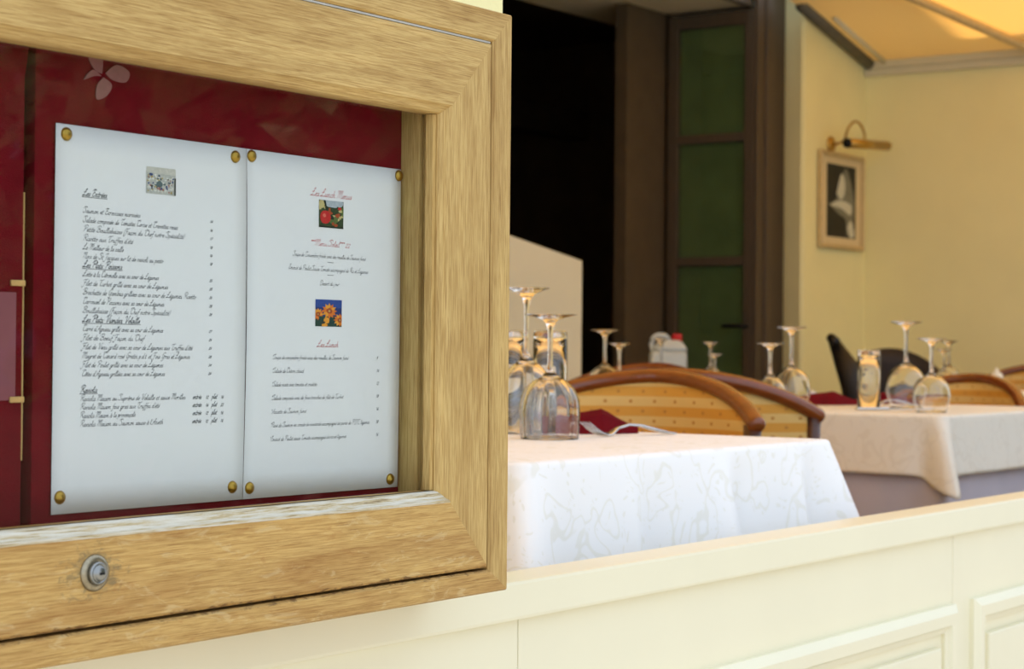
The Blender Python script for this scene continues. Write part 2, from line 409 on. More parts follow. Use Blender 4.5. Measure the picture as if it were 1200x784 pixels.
# end wall
tag(box('wall_right', 7.14, 7.35, -.2, 3.3, 0, 2.6, 'ochre_plaster'), kind='structure')
tag(box('trim_1', 7.112, 7.139, .2, 2.80, 2.215, 2.25, 'pale_plaster', bev=.004), kind='structure')

# dark room behind the opening
it = tag(bpy.data.objects.new('wall_interior', None), kind='structure'); C.objects.link(it)
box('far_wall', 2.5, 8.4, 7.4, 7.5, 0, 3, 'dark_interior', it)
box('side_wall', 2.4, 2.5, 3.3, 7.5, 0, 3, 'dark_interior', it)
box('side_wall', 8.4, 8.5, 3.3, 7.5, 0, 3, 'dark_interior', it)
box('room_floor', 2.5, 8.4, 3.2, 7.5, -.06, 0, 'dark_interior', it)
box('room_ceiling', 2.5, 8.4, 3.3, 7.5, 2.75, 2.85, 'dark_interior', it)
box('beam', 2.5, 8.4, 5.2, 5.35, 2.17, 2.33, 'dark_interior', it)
box('partition', 5.88, 6.6, 3.38, 3.44, 0, 2.44, 'brown_panel', it)
box('reveal_soffit', 5.0, 6.6, 3.3, 3.75, 2.44, 2.50, 'pale_plaster', it)
pr = thing('wall_picture', 'dim olive picture on dark wall inside the restaurant', 'picture', (7.2, 7.38, 1.75))
box('frame', -.16, .16, -.02, .0, -.22, .22, 'dark_wood', pr, bev=.006); box('print', -.12, .12, -.024, -.02, -.18, .18, 'olive_print', pr)

# open door leaf, hinged on the jamb and swung in at a right angle
dr = tag(bpy.data.objects.new('door_1', None), kind='structure'); C.objects.link(dr); dr.location = (6.20, 2.915, 0)
LW, LT = .44, .045
def leafbox(nm, y0, y1, z0, z1, m, x0=0, x1=LT, par=dr, bev=.004): return box(nm, x0, x1, y0, y1, z0, z1, m, par, bev)
leafbox('stile', 0, .045, .02, 2.42, 'brown_frame'); leafbox('stile', LW-.05, LW, .02, 2.42, 'brown_frame')
leafbox('top_rail', .045, LW-.05, 2.355, 2.42, 'brown_frame'); leafbox('bottom_rail', .045, LW-.05, .02, .16, 'brown_frame')
for z in (.735, 1.293, 1.85): leafbox('glazing_bar', .045, LW-.05, z-.02, z+.02, 'brown_frame')
zz = [.16, .715, .755, 1.273, 1.313, 1.83, 1.87, 2.355]
for i in range(4): leafbox('pane', .045, LW-.05, zz[2*i], zz[2*i+1], 'door_glass', .018, .023, bev=0); leafbox('pane_curtain', .046, LW-.051, zz[2*i]+.001, zz[2*i+1]-.001, 'green_curtain', .028, .032, bev=0)
hd = tube('handle', [(-.0, .022, 1.0), (-.04, .022, 1.0), (-.045, .03, 1.0), (-.045, .12, 1.0)], .009, 'black', dr, 8)
# a second, folded leaf and the frame seen flat on beside it
tf = tag(bpy.data.objects.new('trim_2', None), kind='structure'); C.objects.link(tf)
box('jamb', 6.205, 6.27, 2.895, 2.914, 0, 2.90, 'brown_frame', tf, bev=.004)
box('jamb_bead', 6.272, 6.335, 2.88, 2.93, 0, 2.90, 'brown_frame', tf, bev=.012)
box('folded_leaf', 6.338, 6.425, 2.91, 2.95, 0, 2.90, 'brown_frame', tf, bev=.004)
box('folded_leaf', 6.428, 6.512, 2.915, 2.955, 0, 2.90, 'brown_frame', tf, bev=.004)
box('head', 3.4, 6.20, 2.925, 2.96, 2.43, 2.90, 'brown_frame', tf, bev=.004)

# canopy over the terrace, dropping towards the end wall
def cz(x): return 2.275 + max(0, .233*(7.14-max(x, 4.9)))
ce = tag(bpy.data.objects.new('ceiling', None), kind='structure'); C.objects.link(ce)
def sheet(name, polys, m, th=.006):
    V, F = [], []
    for poly in polys:
        n = len(poly); b = len(V)
        V += [(x, y, cz(x)) for x, y in poly]+[(x, y, cz(x)+th) for x, y in poly]
        F += [tuple(b+i for i in range(n)), tuple(b+n+i for i in range(n))]+[(b+i, b+(i+1) % n, b+n+(i+1) % n, b+n+i) for i in range(n)]
    return mesh(name, V, F, m, ce)
sheet('lined_canvas', [[(7.14, 2.80), (4.9, 2.80), (4.9, 2.62), (6.30, 2.47), (7.14, 1.93)]], 'yellow_canvas')
sheet('awning_canvas', [[(7.14, 1.93), (6.30, 2.47), (4.9, 2.62), (4.9, .12), (7.14, .12)]], 'yellow_canvas')
sheet('awning_canvas', [[(4.9, 2.80), (4.9, .12), (3.95, .12), (3.95, 2.80)]], 'yellow_canvas')
sheet('lined_canvas', [[(3.95, 2.80), (3.95, .12), (-2.6, .12), (-2.6, 2.80)]], 'yellow_canvas')
tube('awning_arm', [(6.0, 2.385, cz(6.0)-.03), (6.435, 2.2, cz(6.435)-.03), (6.99, 1.965, cz(6.99)-.03), (7.10, 1.92, cz(7.1)-.03)], .022, 'gold_frame', ce, 10)
tube('awning_gutter', [(6.38, 2.77, cz(6.38)-.005), (7.12, 2.77, cz(7.12)-.005)], .030, 'lamp_grey', ce, 10)
tube('awning_gutter', [(6.55, 2.69, cz(6.55)-.005), (7.12, 2.69, cz(7.12)-.005)], .012, 'pale_plaster', ce, 10)
mesh('valance', [(7.10, 2.76, 2.25), (7.10, 1.90, 2.25), (7.10, 1.90, 2.278), (7.10, 2.76, 2.37), (7.13, 2.76, 2.25), (7.13, 1.90, 2.25), (7.13, 1.90, 2.278), (7.13, 2.76, 2.37)],
     [(0,1,2,3), (4,5,6,7), (0,1,5,4), (1,2,6,5), (2,3,7,6), (3,0,4,7)], 'pale_plaster', ce)
box('awning_bar', 6.2, 6.26, 2.72, 2.79, cz(6.2)-.02, cz(6.2)+.02, 'lamp_grey', ce, bev=.01)

# sloping cream parapet by the steps
prism_xz('wall_parapet', [(3.05, 0), (4.015, 0), (4.015, 1.187), (3.05, 1.33)], 2.40, 2.46, 'pale_plaster')['kind'] = 'structure'

# ---- added across the street (seen mirrored in the glass of the menu case)
ob = thing('house', 'dark house front with green shutters, added across the street for the glass reflection', 'house', (14, -9.5, -.40))  # unseen; placed to give the case glass a dark reflection
box('added_front_wall', -9, 9, -.4, 0, 0, 7.5, 'added_opposite_wall', ob)
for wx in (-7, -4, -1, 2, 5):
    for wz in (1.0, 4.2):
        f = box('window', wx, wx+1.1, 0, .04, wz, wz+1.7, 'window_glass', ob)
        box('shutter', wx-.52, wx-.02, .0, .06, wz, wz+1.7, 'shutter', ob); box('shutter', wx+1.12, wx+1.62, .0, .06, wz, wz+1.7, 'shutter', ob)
tr = thing('street_tree', 'leafy tree standing on the street across from the terrace', 'tree', (7.0, -5.6, -.40))
tube('trunk', [(0,0,0), (.05,0,1.0), (.0,.05,2.2), (.1,0,3.4)], [.2,.16,.14,.1], 'bark', tr, 12)
V, F = [], []
for i in range(5200):
    d = Vector((random.gauss(0,1), random.gauss(0,1), random.gauss(0,1))).normalized()*random.random()**.4
    c = Vector((d.x*2.6, d.y*2.2, 2.1+d.z*1.9))
    a = Vector((random.gauss(0,1), random.gauss(0,1), random.gauss(0,1))).normalized(); b = a.orthogonal().normalized()
    L_ = random.uniform(.10, .2); k = len(V)
    V += [c-a*L_, c+b*L_*.5, c+a*L_, c-b*L_*.5]; F.append((k,k+1,k+2,k+3))
tag(mesh('foliage', V, F, 'leaf', tr), kind='stuff')

# ================================================================= MENU CASE
mc = thing('menu_display_case', 'glazed oak menu case mounted on the cream pillar', 'display case', (-.42, .115, .653))
K = mc.location.copy()
def kid(o):   # built in world coordinates, then parented
    o.matrix_parent_inverse = Matrix.Translation(-K); return o
XL = -.95   # left end of the case
# outer carcase ring
IX0, IX1, IZ0, IZ1 = XL+.034, .0865, .6744, 1.182
prof = [(0,0,0,.114), (0,0,0,-.0425), (.002,.002,.002,-.045), (.029,.028,.0205,-.045), (.0315,.030,.0225,-.042), (.0315,.030,.0225,.114)]
o_ = sweep_frame({'T': 'carcase_top', 'R': 'carcase_side', 'B': 'carcase_bottom', 'L': 'carcase_side'}, IX0, IX1, IZ0, IZ1, prof, None, mc, ms={'T': 'oak_horizontal', 'R': 'oak_vertical', 'B': 'oak_weathered', 'L': 'oak_vertical'})
for x in o_.values(): kid(x)
# door ring
DX0, DX1, DZ0, DZ1 = XL+.112, .0095, .754, 1.1045
prof = [(0,0,0,-.020), (0,0,0,-.036), (.0015,.001,.001,-.0385), (.004,.003,.003,-.0405), (.0075,.0055,.0055,-.0415), (.010,.0078,.0078,-.0435), (.0115,.0088,.0088,-.0452), (.072,.072,.0745,-.0452), (.0745,.0745,.077,-.043), (.0745,.0745,.077,-.020)]
o_ = sweep_frame({'T': 'door_rail', 'R': 'door_stile', 'B': 'door_rail', 'L': 'door_stile'}, DX0, DX1, DZ0, DZ1, prof, None, mc, ms={'T': 'oak_horizontal', 'R': 'oak_vertical', 'B': 'oak_weathered', 'L': 'oak_vertical'})
for k, x in o_.items(): kid(x)
# flaking painted sill bead along the lower edge of the opening
sb = sweep_frame('sill_bead', DX0, DX1, DZ0, DZ1, [(0,0,0,-.0362), (.0015,.001,.001,-.0388), (.004,.003,.003,-.0409), (.0075,.0055,.0055,-.0419), (.010,.0078,.0078,-.0439), (.0112,.0086,.0086,-.0458), (.013,.0112,.0112,-.0455), (.013,.011,.011,-.030), (0,0,0,-.030)], 'flaking_paint', mc, sides='B')
for x in sb.values(): kid(x)
kid(box('seal_strip', IX0+.01, .084, -.0425, -.040, 1.1797, 1.1815, 'zinc', mc))
kid(box('gap_backing', IX0, IX1, -.030, -.0205, IZ0, .681, 'oak_horizontal', mc)); kid(box('gap_backing', IX0, IX1, -.030, -.0205, 1.1785, IZ1, 'oak_horizontal', mc))
# lining of the case
kid(box('side_lining', .004, .0845, -.0195, .014, .70, 1.16, 'oak_vertical', mc))
kid(box('side_lining', XL+.04, XL+.118, -.0195, .014, .70, 1.16, 'oak_vertical', mc))
kid(box('top_lining', XL+.12, .0035, -.0195, .014, 1.112, 1.16, 'oak_horizontal', mc))
kid(box('bottom_lining', XL+.12, .0035, -.0195, .014, .70, .748, 'oak_horizontal', mc))
kid(box('rebate_strip', .0045, .0092, -.0345, -.0265, .7545, 1.104, 'oak_vertical', mc))
kid(box('back_board', XL+.035, .084, .0145, .112, .68, 1.178, 'dark_wood', mc))
# two felt covered boards with a dark gap between them
kid(box('felt_board', -.4385, .0038, .0016, .0140, .749, 1.111, 'red_felt', mc, bev=.001))
V = [(-.83, .749), (-.4495, .749), (-.4495, 1.085), (-.4455, 1.111), (-.83, 1.111)]
kid(prism_xz('felt_board', V, .0010, .0140, 'red_felt', mc))
kid(box('board_edge', -.4493, -.4478, .0012, .0140, .80, 1.0, 'oak_vertical', mc))
kid(box('glass_pane', XL+.1125, .0090, -.0255, -.0225, .7545, 1.104, 'case_glass', mc))
# lock
lk = bpy.data.objects.new('lock', None); C.objects.link(lk); lk.parent = mc; lk.matrix_parent_inverse = Matrix.Translation(-K); lk.location = (-.418, -.0452, .717); lk.rotation_euler = (math.pi/2, 0, 0)
lathe('lock_rosette', [(0,-.002), (.0140,-.002), (.0140,.0005), (.0130,.0022), (.0095,.0030), (.0085,.0026), (0,.0026)], 'old_steel', lk, 40)
lathe('lock_cylinder', [(0,.002), (.0088,.002), (.0088,.0052), (.0076,.0062), (.0070,.0062), (.0066,.0056), (.0060,.0056), (.0054,.0078), (.0042,.0086), (0,.0086)], 'lock_steel', lk, 40)
box('keyhole', -.0026, .0026, -.0009, .0009, .0080, .0089, 'black', lk)
# reflections modelled as brass bars and a small card on the left board
cd = tag(box('reflection_patch', -.520, -.4565, -.0004, .0006, .845, .925, 'pale_reflection'), 'painted reflection as small mauve patch on the left felt board', 'patch')
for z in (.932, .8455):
    c = thing('glint_bar', 'painted glint as small brass bar %s the mauve reflection' % ('above' if z > .9 else 'at the foot of'), 'bar', (-.4545, .001, z), group='painted glints of the mauve reflection')
    box('glint_plate', -.008, .0055, -.0030, -.0015, -.0022, .0022, 'glint_brass', c, bev=.0006)
    box('glint_foot', -.0012, .0012, -.0016, .0, -.002, .002, 'glint_brass', c)

# ---- menu sheets
SX, SZ = {1: -.42, 2: -.2095}, {1: 1.0547, 2: 1.0541}
SW, SH, ROT = .21, .297, -.0025
def curl(s, u, v):
    # how far the sheet stands off the felt at (u, v)
    y = .0004
    if s == 1: y += .0016*math.sin(math.pi*v/SH)*(u/SW)**3
    else:
        y += .0022*math.sin(math.pi*v/SH)*(1-u/SW)**3
        y += .0007*math.sin(math.pi*v/SH)*max(0, (u/SW-.8)/.2)**2
    return y
def sp(s, u, v, off=0):
    return Vector((SX[s]+u*math.cos(ROT)+v*math.sin(ROT), -curl(s, u, v)-off, SZ[s]+u*math.sin(ROT)-v*math.cos(ROT)))
sheets = {}
for s, lb in ((1, 'white paper menu sheet headed Les Entrees, with four brass tacks'), (2, 'white paper menu sheet with red headings and two colour photos')):
    V, F = [], []; nu, nv = 12, 14
    for j in range(nv+1):
        for i in range(nu+1):
            V.append(sp(s, SW*i/nu, SH*j/nv))
    b = len(V); V += [v+Vector((0, .0002, 0)) for v in V]
    for j in range(nv):
        for i in range(nu):
            q = (j*(nu+1)+i, j*(nu+1)+i+1, (j+1)*(nu+1)+i+1, (j+1)*(nu+1)+i); F.append(q); F.append(tuple(b+x for x in reversed(q)))
    rim = [i for i in range(nu+1)]+[j*(nu+1)+nu for j in range(1, nv+1)]+[nv*(nu+1)+i for i in range(nu-1, -1, -1)]+[j*(nu+1) for j in range(nv-1, 0, -1)]
    for i in range(len(rim)): F.append((rim[i], rim[(i+1) % len(rim)], b+rim[(i+1) % len(rim)], b+rim[i]))
    sheets[s] = tag(mesh('menu_sheet', V, F, 'paper', None, True), lb, 'menu', 'menu sheets in the display case')

# ---- stroke lettering: a narrow slanted script
GL = {
'a': (.95, [[(.75,.85),(.45,1),(.12,.65),(.1,.2),(.35,0),(.62,.35),(.78,1)], [(.78,1),(.72,.25),(.82,0),(1,.15)]]),
'b': (.9, [[(.1,2.0),(.25,2.2),(.2,1.2),(.15,.2),(.4,0),(.72,.35),(.7,.85),(.45,1),(.2,.6)]]),
'c': (.8, [[(.72,.8),(.45,1),(.12,.6),(.15,.15),(.42,0),(.8,.25)]]),
'd': (1., [[(.72,.8),(.4,1),(.1,.6),(.12,.15),(.35,0),(.65,.4),(.78,1.1),(.85,2.2)], [(.8,1.2),(.74,.2),(.85,0),(1.05,.15)]]),
'e': (.8, [[(.12,.45),(.5,.6),(.68,.85),(.45,1),(.14,.6),(.16,.15),(.42,0),(.8,.25)]]),
'f': (.7, [[(.85,2.05),(.6,2.2),(.42,1.6),(.32,.4),(.2,-.6),(.0,-1),(-.15,-.8)], [(.05,1),(.7,1.05)]]),
'g': (.95, [[(.75,.85),(.45,1),(.12,.65),(.1,.2),(.35,0),(.65,.4),(.78,1)], [(.78,1),(.7,.0),(.5,-.8),(.2,-1),(.0,-.7),(.4,-.35),(1,.1)]]),
'h': (.95, [[(.15,2.0),(.3,2.2),(.22,1.2),(.1,0)], [(.14,.4),(.4,.95),(.65,.95),(.65,.4),(.7,0),(.95,.15)]]),
'i': (.5, [[(.15,.9),(.22,1),(.15,.2),(.25,0),(.5,.15)], [(.28,1.45),(.33,1.6)]]),
'j': (.5, [[(.25,1),(.2,.0),(.05,-.8),(-.2,-1),(-.3,-.7)], [(.3,1.45),(.35,1.6)]]),
'l': (.5, [[(.1,.8),(.35,2.0),(.25,2.2),(.14,1.4),(.15,.2),(.28,0),(.5,.15)]]),
'm': (1.4, [[(.05,.85),(.15,1),(.12,0)], [(.14,.5),(.38,1),(.52,.9),(.5,0)], [(.52,.5),(.8,1),(.98,.9),(.95,.2),(1.05,0),(1.4,.15)]]),
'n': (1., [[(.05,.85),(.15,1),(.12,0)], [(.14,.5),(.4,1),(.6,.9),(.58,.2),(.68,0),(1,.15)]]),
'o': (.9, [[(.45,1),(.14,.7),(.12,.2),(.38,0),(.68,.3),(.7,.8),(.45,1),(.6,.8),(.95,.85)]]),
'p': (.95, [[(.05,.8),(.2,1),(.15,.0),(.05,-1)], [(.16,.5),(.42,1),(.7,.8),(.66,.2),(.42,0),(.18,.2)]]),
'q': (.95, [[(.75,.85),(.45,1),(.12,.65),(.1,.2),(.35,0),(.65,.4),(.78,1)], [(.78,1),(.7,.0),(.65,-1)]]),
'r': (.75, [[(.05,.85),(.15,1),(.12,0)], [(.14,.5),(.4,.95),(.6,1),(.75,.85)]]),
's': (.7, [[(.62,.85),(.4,1),(.2,.8),(.45,.5),(.5,.15),(.25,0),(.02,.15)], [(.5,.1),(.75,.15)]]),
't': (.6, [[(.35,1.8),(.25,1.0),(.18,.2),(.3,0),(.6,.15)], [(.0,1.05),(.6,1.1)]]),
'u': (1., [[(.1,.9),(.18,1),(.14,.25),(.35,0),(.62,.4),(.74,1)], [(.74,1),(.7,.2),(.8,0),(1.05,.15)]]),
'v': (.85, [[(.05,.85),(.2,1),(.25,.3),(.35,0),(.65,.5),(.68,1),(.85,.95)]]),
'x': (.8, [[(.1,.9),(.3,.9),(.5,.1),(.75,.1)], [(.7,1),(.1,0)]]),
'z': (.8, [[(.1,.95),(.65,.95),(.1,.05),(.7,.05)]]),
'A': (1.5, [[(-.1,.1),(.2,0),(.8,1.2),(1.25,2.2),(1.2,.8),(1.25,0),(1.5,.1)], [(.3,.8),(1.2,.85)]]),
'B': (1.5, [[(.6,2.0),(.45,.8),(.2,0)], [(-.1,1.5),(.2,2.1),(.9,2.3),(1.35,1.9),(1.1,1.3),(.6,1.15)], [(.7,1.15),(1.3,.9),(1.25,.3),(.7,0),(.2,.15),(.0,.4)]]),
'C': (1.4, [[(1.1,1.7),(1.35,2.0),(1.05,2.25),(.5,1.8),(.25,.9),(.4,.2),(.8,0),(1.3,.35)], [(1.05,2.25),(.3,2.2),(-.1,1.8)]]),
'D': (1.5, [[(.6,2.0),(.45,.8),(.2,0),(.8,.0),(1.35,.6),(1.4,1.5),(1.0,2.2),(.3,2.2),(-.1,1.7),(.1,1.5)]]),
'E': (1.35, [[(1.25,1.9),(1.0,2.25),(.6,1.9),(.7,1.35),(1.0,1.25)], [(.9,1.25),(.4,1.0),(.3,.35),(.7,0),(1.25,.35)], [(1.0,2.25),(.3,2.2),(-.1,1.8)]]),
'F': (1.3, [[(.8,2.0),(.6,.6),(.2,-.5),(-.2,-.6),(-.3,-.2)], [(-.1,1.6),(.3,2.1),(.9,2.05),(1.5,2.3)], [(.3,1.05),(1.1,1.15)]]),
'G': (1.5, [[(1.2,1.7),(1.35,2.0),(1.0,2.25),(.5,1.8),(.25,.9),(.4,.2),(.8,.1),(1.2,.9)], [(1.2,1.0),(1.0,-.3),(.6,-.9),(.2,-.6)], [(.8,1.0),(1.5,1.0)]]),
'J': (1.2, [[(1.3,2.2),(.6,2.1),(.1,1.7)], [(1.0,2.15),(.8,.8),(.4,-.5),(-.1,-.8),(-.3,-.4)]]),
'L': (1.4, [[(.95,1.7),(1.1,2.1),(.8,2.2),(.65,1.2),(.35,.2),(-.05,.0),(.0,.3),(.6,.1),(1.4,.2)], [(.15,1.15),(.95,1.3)]]),
'M': (2.0, [[(-.1,1.7),(.2,2.1),(.55,1.9),(.3,.6),(.05,0)], [(.5,1.2),(.9,2.1),(1.15,1.9),(.95,.6),(.85,0)], [(1.05,1.1),(1.5,2.1),(1.75,1.9),(1.6,.5),(1.7,0),(2.0,.15)]]),
'N': (1.6, [[(-.1,1.7),(.2,2.1),(.55,1.9),(.3,.6),(.05,0)], [(.5,1.2),(.95,2.1),(1.25,1.9),(1.1,.5),(1.2,0),(1.6,.15)]]),
'P': (1.35, [[(.6,2.0),(.45,.8),(.2,0)], [(-.1,1.5),(.2,2.1),(.9,2.3),(1.4,1.9),(1.1,1.2),(.55,1.05)]]),
'R': (1.5, [[(.6,2.0),(.45,.8),(.2,0)], [(-.1,1.4),(.2,2.1),(.9,2.3),(1.35,1.9),(1.0,1.25),(.55,1.1)], [(.75,1.1),(1.1,.5),(1.5,.0)]]),
'S': (1.35, [[(1.3,1.8),(1.15,2.2),(.7,2.2),(.55,1.7),(.95,1.1),(1.0,.4),(.6,0),(.1,.15),(.0,.6)], [(.7,2.2),(.2,2.1),(-.1,1.6)]]),
'T': (1.3, [[(-.1,1.6),(.2,2.1),(.8,2.0),(1.5,2.3)], [(.85,2.05),(.55,1.0),(.5,.2),(.8,0),(1.2,.2)]]),
'V': (1.4, [[(-.1,1.6),(.2,2.1),(.5,1.9),(.5,.7),(.6,0),(1.1,1.0),(1.4,2.1),(1.6,2.2)]]),
"'": (.35, [[(.3,2.2),(.2,1.7)]]), '.': (.4, [[(.12,.0),(.2,.12)]]), ',': (.4, [[(.18,.1),(.05,-.35)]]), ':': (.45, [[(.1,.0),(.18,.12)], [(.25,.8),(.33,.92)]]),
'(': (.5, [[(.55,2.2),(.2,1.2),(.25,-.3)]]), ')': (.55, [[(.3,2.2),(.45,1.0),(.05,-.4)]]), '*': (.6, [[(.1,1.7),(.5,2.0)], [(.3,2.2),(.3,1.5)], [(.1,2.0),(.5,1.7)]]), '-': (.8, [[(.05,.6),(.7,.6)]]),
'0': (.95, [[(.5,1.7),(.15,1.2),(.15,.4),(.4,0),(.75,.5),(.75,1.3),(.5,1.7)]]), '1': (.6, [[(.15,1.4),(.4,1.7),(.3,0)]]), '2': (.95, [[(.15,1.3),(.45,1.7),(.75,1.3),(.1,.05),(.8,.1)]]),
'4': (.95, [[(.6,0),(.7,1.7),(.1,.5),(.85,.55)]]), '5': (.95, [[(.8,1.7),(.35,1.65),(.25,1.0),(.7,.9),(.65,.2),(.1,.1)]]), '6': (.95, [[(.7,1.7),(.25,1.0),(.2,.25),(.5,0),(.75,.45),(.5,.85),(.22,.5)]]),
'7': (.9, [[(.15,1.6),(.8,1.65),(.25,0)]]), '8': (.95, [[(.5,1.7),(.2,1.3),(.65,.7),(.6,.1),(.2,.1),(.2,.6),(.75,1.2),(.5,1.7)]]), '9': (.95, [[(.7,1.2),(.4,.9),(.2,1.2),(.4,1.7),(.72,1.4),(.6,.5),(.3,0)]]),
}
ACC = {'é': ('e', 1), 'è': ('e', -1), 'à': ('a', -1), 'ê': ('e', 2), 'ô': ('o', 2), 'ç': ('c', 3)}
def text_width(t):
    w = 0
    for ch in t:
        ch = ACC.get(ch, (ch,))[0]; w += .62 if ch == ' ' else GL[ch][0]
    return w
def line(s, t, u0, v0, width=None, xh=2.0, pen=.40, ink='ink', under=False, name='text_line', cap=1.2):
    """one printed line: u0, v0 = start of the baseline in mm, width in mm"""
    tw = text_width(t); sx = (width/tw) if width else xh*.62
    V, F = [], []; cx = 0
    ks = [1.0]
    def stroke(pts):
        q = catmull(pts, 3); W2 = []
        Q = [((cx+x)*sx+y*xh*.42*ks[0], y*xh*ks[0]) for x, y in q]
        for i in range(len(Q)-1):
            (ax, ay), (bx, by) = Q[i], Q[i+1]; dx, dy = bx-ax, by-ay; l = math.hypot(dx, dy) or 1e-6
            h = pen*.5*(.55+.6*abs(dx/l*.75+dy/l*-.66)**1.0) if True else pen
            nx, ny = -dy/l*h, dx/l*h; ex, ey = dx/l*h*.4, dy/l*h*.4
            k = len(V)
            for px, py in ((ax+nx-ex, ay+ny-ey), (bx+nx+ex, by+ny+ey), (bx-nx+ex, by-ny+ey), (ax-nx-ex, ay-ny-ey)):
                V.append(sp(s, (u0+px)/1000, (v0-py)/1000, .00022))
            F.append((k, k+1, k+2, k+3))
    for ch in t:
        base, ac = ACC.get(ch, (ch, 0))
        if base == ' ': cx += .62; continue
        adv, st = GL[base]; ks[0] = cap if base.isupper() else 1.0
        for p in st: stroke(p)
        if ac == 1: stroke([(.45,1.3),(.7,1.65)])
        if ac == -1: stroke([(.3,1.65),(.5,1.3)])
        if ac == 2: stroke([(.25,1.3),(.5,1.6),(.7,1.3)])
        if ac == 3: stroke([(.42,0),(.45,-.35),(.25,-.4)])
        cx += adv
    if under:
        for a in range(12):
            k = len(V); ua, ub = u0-.5+a*(width+1.5)/12, u0-.5+(a+1)*(width+1.5)/12
            for px, py in ((ua, -.75), (ub, -.75), (ub, -1.15), (ua, -1.15)): V.append(sp(s, px/1000, (v0-py)/1000, .00022))
            F.append((k, k+1, k+2, k+3))
    return mesh(name, V, F, ink, sheets[s])
T1 = [('Les Entrées', 27.2, 53.2, 53.4, 'h'), ('Saumon et Ecrevisses marinées', 27.5, 66.3, 89, '14'), ('Salade composée de Tomates Cerise et Crevettes roses', 27.7, 73.5, 130.7, '16'),
 ('Petite Bouillabaisse (Façon du Chef notre Spécialité)', 28.2, 80.6, 138.3, '17'), ("Risotto aux Truffes d'été", 27.9, 87.7, 81.6, '18'), ('Le Meilleur de la caille', 28, 94.5, 71.8, '16'),
 ('Noix de St Jacques sur lit de ravioli au pesto', 28.1, 101.4, 114.8, '18'), ('Les Plats: Poissons', 28.2, 108.3, 70.3, 'h'), ('Lotte à la Citronelle avec sa cour de Légumes', 28.3, 115.2, 110, '25'),
 ('Filet de Turbot grillé avec sa cour de Légumes', 28.4, 122.2, 120.4, '25'), ('Brochette de Gambas grillées avec sa cour de Légumes, Risotto', 28.5, 129.2, 152.1, '26'), ('Carrousel de Poissons avec sa cour de Légumes', 28.4, 136.3, 116.3, '28'),
 ('Bouillabaisse (Façon du Chef notre Spécialité)', 28.5, 143.3, 123.1, '28'), ('Les Plats: Viandes, Volaille', 28.6, 150.4, 90.2, 'h'), ("Carré d'Agneau grillé avec sa cour de Légumes", 28.5, 157.3, 115.4, '27'),
 ('Filet de Boeuf Façon du Chef', 28.4, 164.3, 95, '25'), ("Filet de Veau grillé avec sa cour de Légumes aux Truffes d'été", 28.4, 171.3, 148.8, '25'), ('Magret de Canard rosé Gratin p.d.t. et Foie Gras et Légumes', 28.3, 178.3, 146, '28'),
 ('Filet de Poulet grillé avec sa cour de Légumes', 28.3, 185.2, 116.1, '24'), ("Côtes d'Agneau grillées avec sa cour de Légumes", 28.3, 192.2, 118.1, '24'), ('Raviolis', 27.2, 204.8, 45.8, 'h'),
 ('Raviolis Maison au Suprême de Volaille et sauce Morilles', 27.1, 211.3, 141.6, '12 16'), ("Raviolis Maison foie gras aux Truffes d'été", 27.2, 217.8, 112.8, '16 22'), ('Raviolis Maison à la provençale', 27.1, 224.4, 86.7, '12 16'), ("Raviolis Maison au Saumon sauce à l'Aneth", 27.1, 231, 116.8, '12 16')]
for t, u, v, u2, pz in T1:
    hd_ = pz == 'h'
    line(1, t, u, v, u2-u-1.5, xh=2.1 if hd_ else 1.85, pen=.55 if hd_ else .36, under=hd_)
    if hd_: continue
    if ' ' in pz:
        a, b = pz.split(); line(1, 'entrée', 148.5, v, 10, xh=1.9, pen=.46); line(1, a, 163.5, v, 3.2, xh=1.4, pen=.4, name='price'); line(1, 'plat', 170.5, v, 6, xh=1.9, pen=.46); line(1, b, 181, v, 3.4, xh=1.4, pen=.4, name='price')
    else: line(1, pz, 166.2, v-.6, 3.2, xh=1.15, pen=.42, name='price')
T2 = [('Les Lunch Menus', 82.1, 33.4, 139.6, 2.7, .42, 'red_ink'), ('***Menu Soleil*** 22', 81.7, 77.3, 138.1, 2.2, .36, 'red_ink'), ('Soupe de Concombre froide avec des rouelles de Saumon fumé', 58.7, 87.8, 160.5, 1.65, .29, 'ink'),
 ('----', 105.5, 92.6, 115.5, 1.6, .40, 'ink'), ('Emincé de Poulet Sauce Tomate accompagné de Riz et Légumes', 52.9, 99.6, 164.3, 1.65, .29, 'ink'), ('----', 105.5, 104, 115.5, 1.6, .40, 'ink'), ('Dessert du jour', 95.4, 112.2, 123.5, 1.65, .29, 'ink'),
 ('Les Lunch', 92.5, 167.2, 123.1, 2.3, .42, 'red_ink'), ('*Soupe de concombre froide avec des rouelles de Saumon fumé', 32.6, 178.3, 137.6, 1.65, .29, '9'), ('*Salade de Chèvre chaud', 32.7, 190.0, 76, 1.65, .29, '14'),
 ('*Salade mixte avec tomates et crudités', 32.6, 201.7, 94.4, 1.65, .29, '12'), ('*Salade composée avec de fines tranches de filet de Turbot', 32.4, 213.4, 130.9, 1.65, .29, '18'), ('*Assiette de Saumon fumé', 32.2, 225.2, 80.3, 1.65, .29, '16'),
 ('*Pavé de Saumon en croute de moutarde accompagné de purée de P.D.T, légumes', 31.8, 237, 168.7, 1.65, .29, '18'), ('*Emincé de Poulet sauce Tomate accompagné de riz et légumes', 31.4, 248.9, 135.8, 1.65, .29, '16')]
for t, u, v, u2, xh, pen, ik in T2:
    line(2, t, u, v, u2-u-1.5, xh=xh, pen=pen, ink=ik if 'ink' in ik else 'ink')
    if 'ink' not in ik: line(2, ik, 176.5, v-.3, 1.9*len(ik), xh=1.5, pen=.4, name='price')

